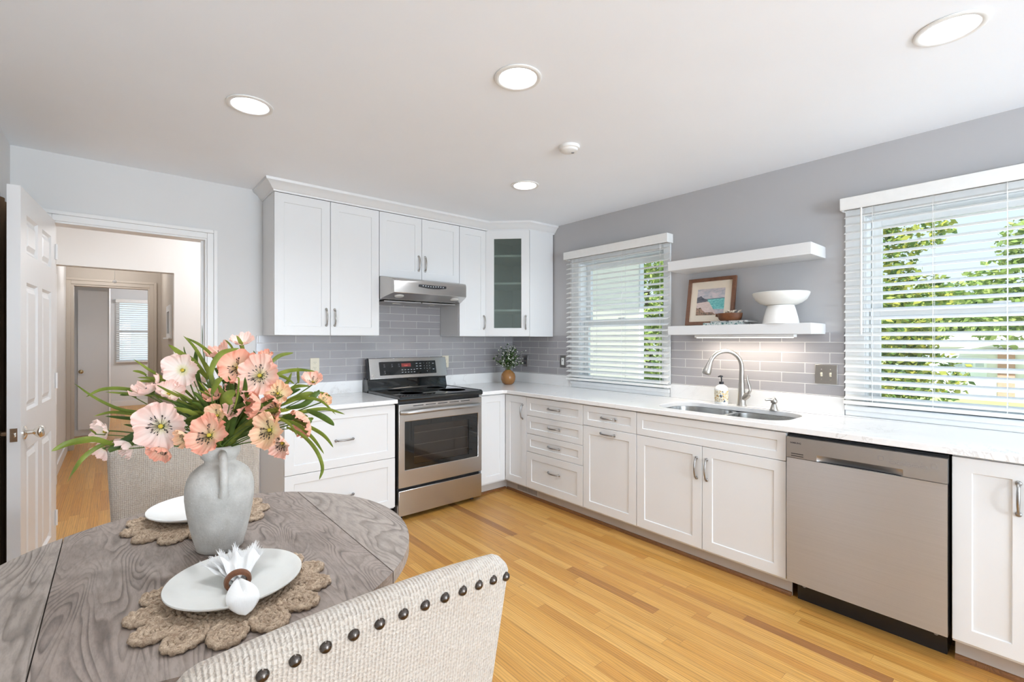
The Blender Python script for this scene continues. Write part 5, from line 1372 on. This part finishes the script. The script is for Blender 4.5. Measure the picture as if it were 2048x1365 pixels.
# ---------------------------------------------------------------- small plant in the corner
t = thing('potted_plant', 'small round tan glazed pot of green sprigs with tiny white blossoms, in the worktop corner', 'plant', (-.297, -.275, CT))
b = MB(); b.lathe([(.0001,0),(.040,0),(.058,.016),(.070,.045),(.072,.075),(.064,.105),(.044,.128),(.031,.136),(.029,.142),(.025,.142),(.026,.134),(.030,.128)], n=40)
b.v = [Vector((p.x*(1+.018*math.cos(12*math.atan2(p.y, p.x))), p.y*(1+.018*math.cos(12*math.atan2(p.y, p.x))), p.z)) for p in b.v]; b.build('pot', M['gourd'], t, smooth=60)
rn = random.Random(21)
for k in range(46):
    a = rn.uniform(0, 2*PI); sp_ = rn.uniform(.03, .17); hh = rn.uniform(.05, .22)
    if sp_ < .08: hh = rn.uniform(.15, .26)
    e = Vector((math.cos(a)*sp_, math.sin(a)*sp_*.85, .15+hh*(1.15-sp_*2.4))); st = Vector((rn.uniform(-.012,.012), rn.uniform(-.012,.012), .125)); mid = st.lerp(e, .5)+Vector((0,0,.035))
    b = MB(); b.tube([st, mid, e], [.0013,.001,.0008], 5); fo = MB(); bl = MB()
    for j in range(11):
        q = .30+.70*j/10; p = st*(1-q)**2+mid*2*q*(1-q)+e*q*q; an = rn.uniform(0, 6.28); L = rn.uniform(.028,.048)
        d = Vector((math.cos(an), math.sin(an), rn.uniform(-.2,.9))).normalized(); sd = d.cross(Vector((0,0,1))).normalized()*L*.26
        fo.add([p, p+d*L*.5+sd, p+d*L, p+d*L*.5-sd], [(0,1,2,3)])
        if j % 2 == 0 and k % 2 == 0:
            c = p+d*L*.9+Vector((0,0,.004)); bl.sphere(c, rn.uniform(.004,.0075), 6)
    sp = b.build('sprig', M['stem'], t, smooth=60); fo.build('leaves', M['smallleaf'], sp)
    if bl.f: bl.build('blossoms', M['budwhite'], sp, smooth=60)

# ---------------------------------------------------------------- outside the windows
GZ = -1.5
def _grass():
    m = NM('lawn'); n = m.noise(m.coord(), 1.2, 5); return m.set(m.mix(n, srgb(150,170,100), srgb(186,196,136)), .9)
struct(MB().box(.30, 90, -60, 45, GZ-.1, GZ).build('ground_lawn', _grass()))
struct(MB().box(.30, 9.0, -40, 30, GZ, GZ+.012).build('ground_bounce_slab', paint('pale_concrete', (.66,.65,.63), .9)))  # unseen pale slab added so less green bounces onto the siding
struct(MB().box(14.5, 25.5, -40, 30, GZ, GZ+.015).build('ground_street', paint('pale_asphalt', (.60,.59,.58), .9)))
def _siding():
    m = NM('cream_lap_siding'); v = m.coord((1,1,1)); w = m.wave(v, 2.2, 0, 0, 'BANDS', 'Z', 0, 'SAW')
    m.bump(w, .8, .02); c = m.mix(m.ramp(w, [(.0, .75), (.08, 1)]), srgb(170,164,146), srgb(238,232,214))
    return m.set(c, .7)
t = thing('house_wing', 'cream clapboard wing of the house seen through the smaller blind', 'building', (.14, .5, GZ))
MB().box(.0, 2.93, .0, 4, .0, 4.6).build('siding_wall', _siding(), t)
MB().box(2.93, 3.03, -.02, .10, .0, 4.6).build('corner_board', M['trim'], t)
MB().box(-.0, 3.35, -.45, 4.2, 4.6, 4.75).build('eave', M['trim'], t)
def leafset(seed, blobs, n, size, col, name='foliage'):
    rn = random.Random(seed); b = MB()
    tot = sum(r[3]**2 for r in blobs)
    for (x, y, z, r) in blobs:
        for k in range(int(n*r*r/tot)):
            d = Vector((rn.gauss(0,1), rn.gauss(0,1), rn.gauss(0,1))).normalized(); rr = r*(.62+.42*rn.random()); c = Vector((x,y,z))+Vector((d.x*rr, d.y*rr, d.z*rr*.85))
            a = Vector((rn.gauss(0,1), rn.gauss(0,1), rn.gauss(0,.6))).normalized(); e = a.cross(Vector((rn.gauss(0,1), rn.gauss(0,1), rn.gauss(0,1)))).normalized(); s = size*rn.uniform(.6,1.3)
            b.add([c-a*s, c-e*s*.55, c+a*s, c+e*s*.55], [(0,1,2,3)])
    return b
def _foliage(name, cols):
    m = NM(name); g = m.n('ShaderNodeNewGeometry'); c = m.ramp(g.outputs['Random Per Island'], [(i/(len(cols)-1), c_) for i, c_ in enumerate(cols)])
    n = m.ramp(m.noise(m.coord(), 1.1, 2), [(.4, .75), (.6, 1.1)]); c = m.mix(.7, c, n, 'MULTIPLY'); m.set(c, .6)
    tr = m.n('ShaderNodeBsdfTranslucent'); m.l(c, tr.inputs[0]); mx = m.n('ShaderNodeMixShader'); mx.inputs[0].default_value = .35
    m.l(m.p.outputs[0], mx.inputs[1]); m.l(tr.outputs[0], mx.inputs[2]); m.l(mx.outputs[0], m.out.inputs[0]); return m.m
FM = {'maple': _foliage('maple_leaves', [srgb(70,104,48), srgb(120,150,70), srgb(196,190,84), srgb(150,170,90)]), 'green': _foliage('green_leaves', [srgb(104,136,66), srgb(160,180,98), srgb(196,204,128)]),
      'dark': _foliage('dark_leaves', [srgb(48,80,40), srgb(84,118,58), srgb(110,140,74)]), 'red': _foliage('red_maple_leaves', [srgb(200,112,80), srgb(226,150,110), srgb(120,130,60)])}
bark = plain('bark', srgb(84,70,58), .9, .25, 6)
def tree(label, loc, blobs, trunk_h, r, n, size, mat, seed):
    t = thing('tree', label, 'tree', loc, group='trees outside the windows')
    MB().tube([(0,0,0),(.05,0,trunk_h*.5),(0,.05,trunk_h)], [r, r*.8, r*.45], 10).build('trunk', bark, t, smooth=60)
    leafset(seed, blobs, n, size, mat).build('foliage', FM[mat], t)
    return t
tree('tall green and yellow maple close outside the large window, at its left', (5.9, -1.90, GZ), [(0,.1,2.3,.75),(0,.0,1.6,.6),(-.1,.0,3.1,.80),(.1,.30,4.0,.80),(.0,.25,4.9,.62),(.2,-.45,3.5,.45),(.2,-.55,2.3,.5),(.1,-.45,4.5,.42),(.1,-.5,2.9,.3)], 3.6, .08, 9500, .052, 'maple', 5)
tree('small reddish shrub-like maple low outside the large window', (7.8, -2.06, GZ), [(0,0,1.2,.46),(.1,-.28,1.05,.38),(0,.38,1.25,.44)], 1.0, .03, 1300, .05, 'red', 6)
tree('leafy green tree outside the smaller window, at its right', (6.2, 2.35, GZ), [(0,0,2.6,.95),(.2,.3,3.8,1.1),(.1,-.2,5.0,1.1),(.1,-.4,3.2,.8),(.4,-.7,4.1,.8),(.1,-.6,2.0,.7),(.5,.2,1.5,.7)], 4, .12, 9500, .07, 'green', 7)
tree('pale green tree beyond the street, right part of the large window', (19, -3.3, GZ), [(0,0,4.6,1.5),(0,-1.2,5.6,1.8),(0,1.2,4.2,1.2),(0,-2.6,5.4,2.2),(0,-.2,5.9,1.2),(.3,2.6,3.9,1.3),(.3,3.9,3.7,1.2),(.2,.6,3.4,1.0),(.2,-1.4,3.8,1.3)], 4, .16, 11000, .11, 'green', 8)
tree('dark green tree line behind the white house', (46, 4, GZ), [(0,0,4.1,2.6),(0,-5,4.4,2.8),(0,5,4.2,2.8),(0,-10,5.0,3.4),(0,10,4.2,2.8),(0,-16,5,3.6),(0,2.5,3.6,2.5),(0,-2.5,4.6,2.2)], 3, .3, 9000, .34, 'dark', 9)
t = thing('neighbour_house', 'white gabled house with red brick pier across the street', 'building', (28.5, -2, GZ))
wh = plain('white_siding', (.80,.79,.77), .7); brick = plain('red_brick', srgb(196,152,138), .8, .15, 12)
MB().box(0, 8, -14, 2.6, 0, 2.55).build('walls', wh, t)
b = MB(); b.prism([(-14.3,2.5),(3.2,2.5),(1.6,3.2),(-13,3.2)], -.3, 8.3, M=MYZ); b.build('roof', plain('grey_shingles', srgb(206,200,192), .9, .1, 3), t)
b = MB(); b.prism([(-6.6,2.5),(1.0,2.5),(-2.3,3.30)], -1.2, 5, M=MYZ); b.build('gable', wh, t)
b = MB(); b.prism([(-7.0,2.42),(-6.6,2.42),(-2.3,3.32),(1.0,2.42),(1.4,2.42),(-2.3,3.46)], -1.4, 5, M=MYZ); b.build('gable_roof', M['trim'], t)
for y in (-.35, -6.0): MB().box(-.1, .05, y, y+.55, 0, 2.4).build('brick_pier', brick, t)
b = MB(); b.box(-.06, .02, .55, 2.15, .1, 2.0); gd = b.build('garage_door', M['vinyl'], t)
for k in range(4): MB().box(-.075, -.06, .65+k*.37, .65+k*.37+.28, 1.55, 1.8).build('pane', plain('dim_pane', srgb(196,204,212), .2), gd)
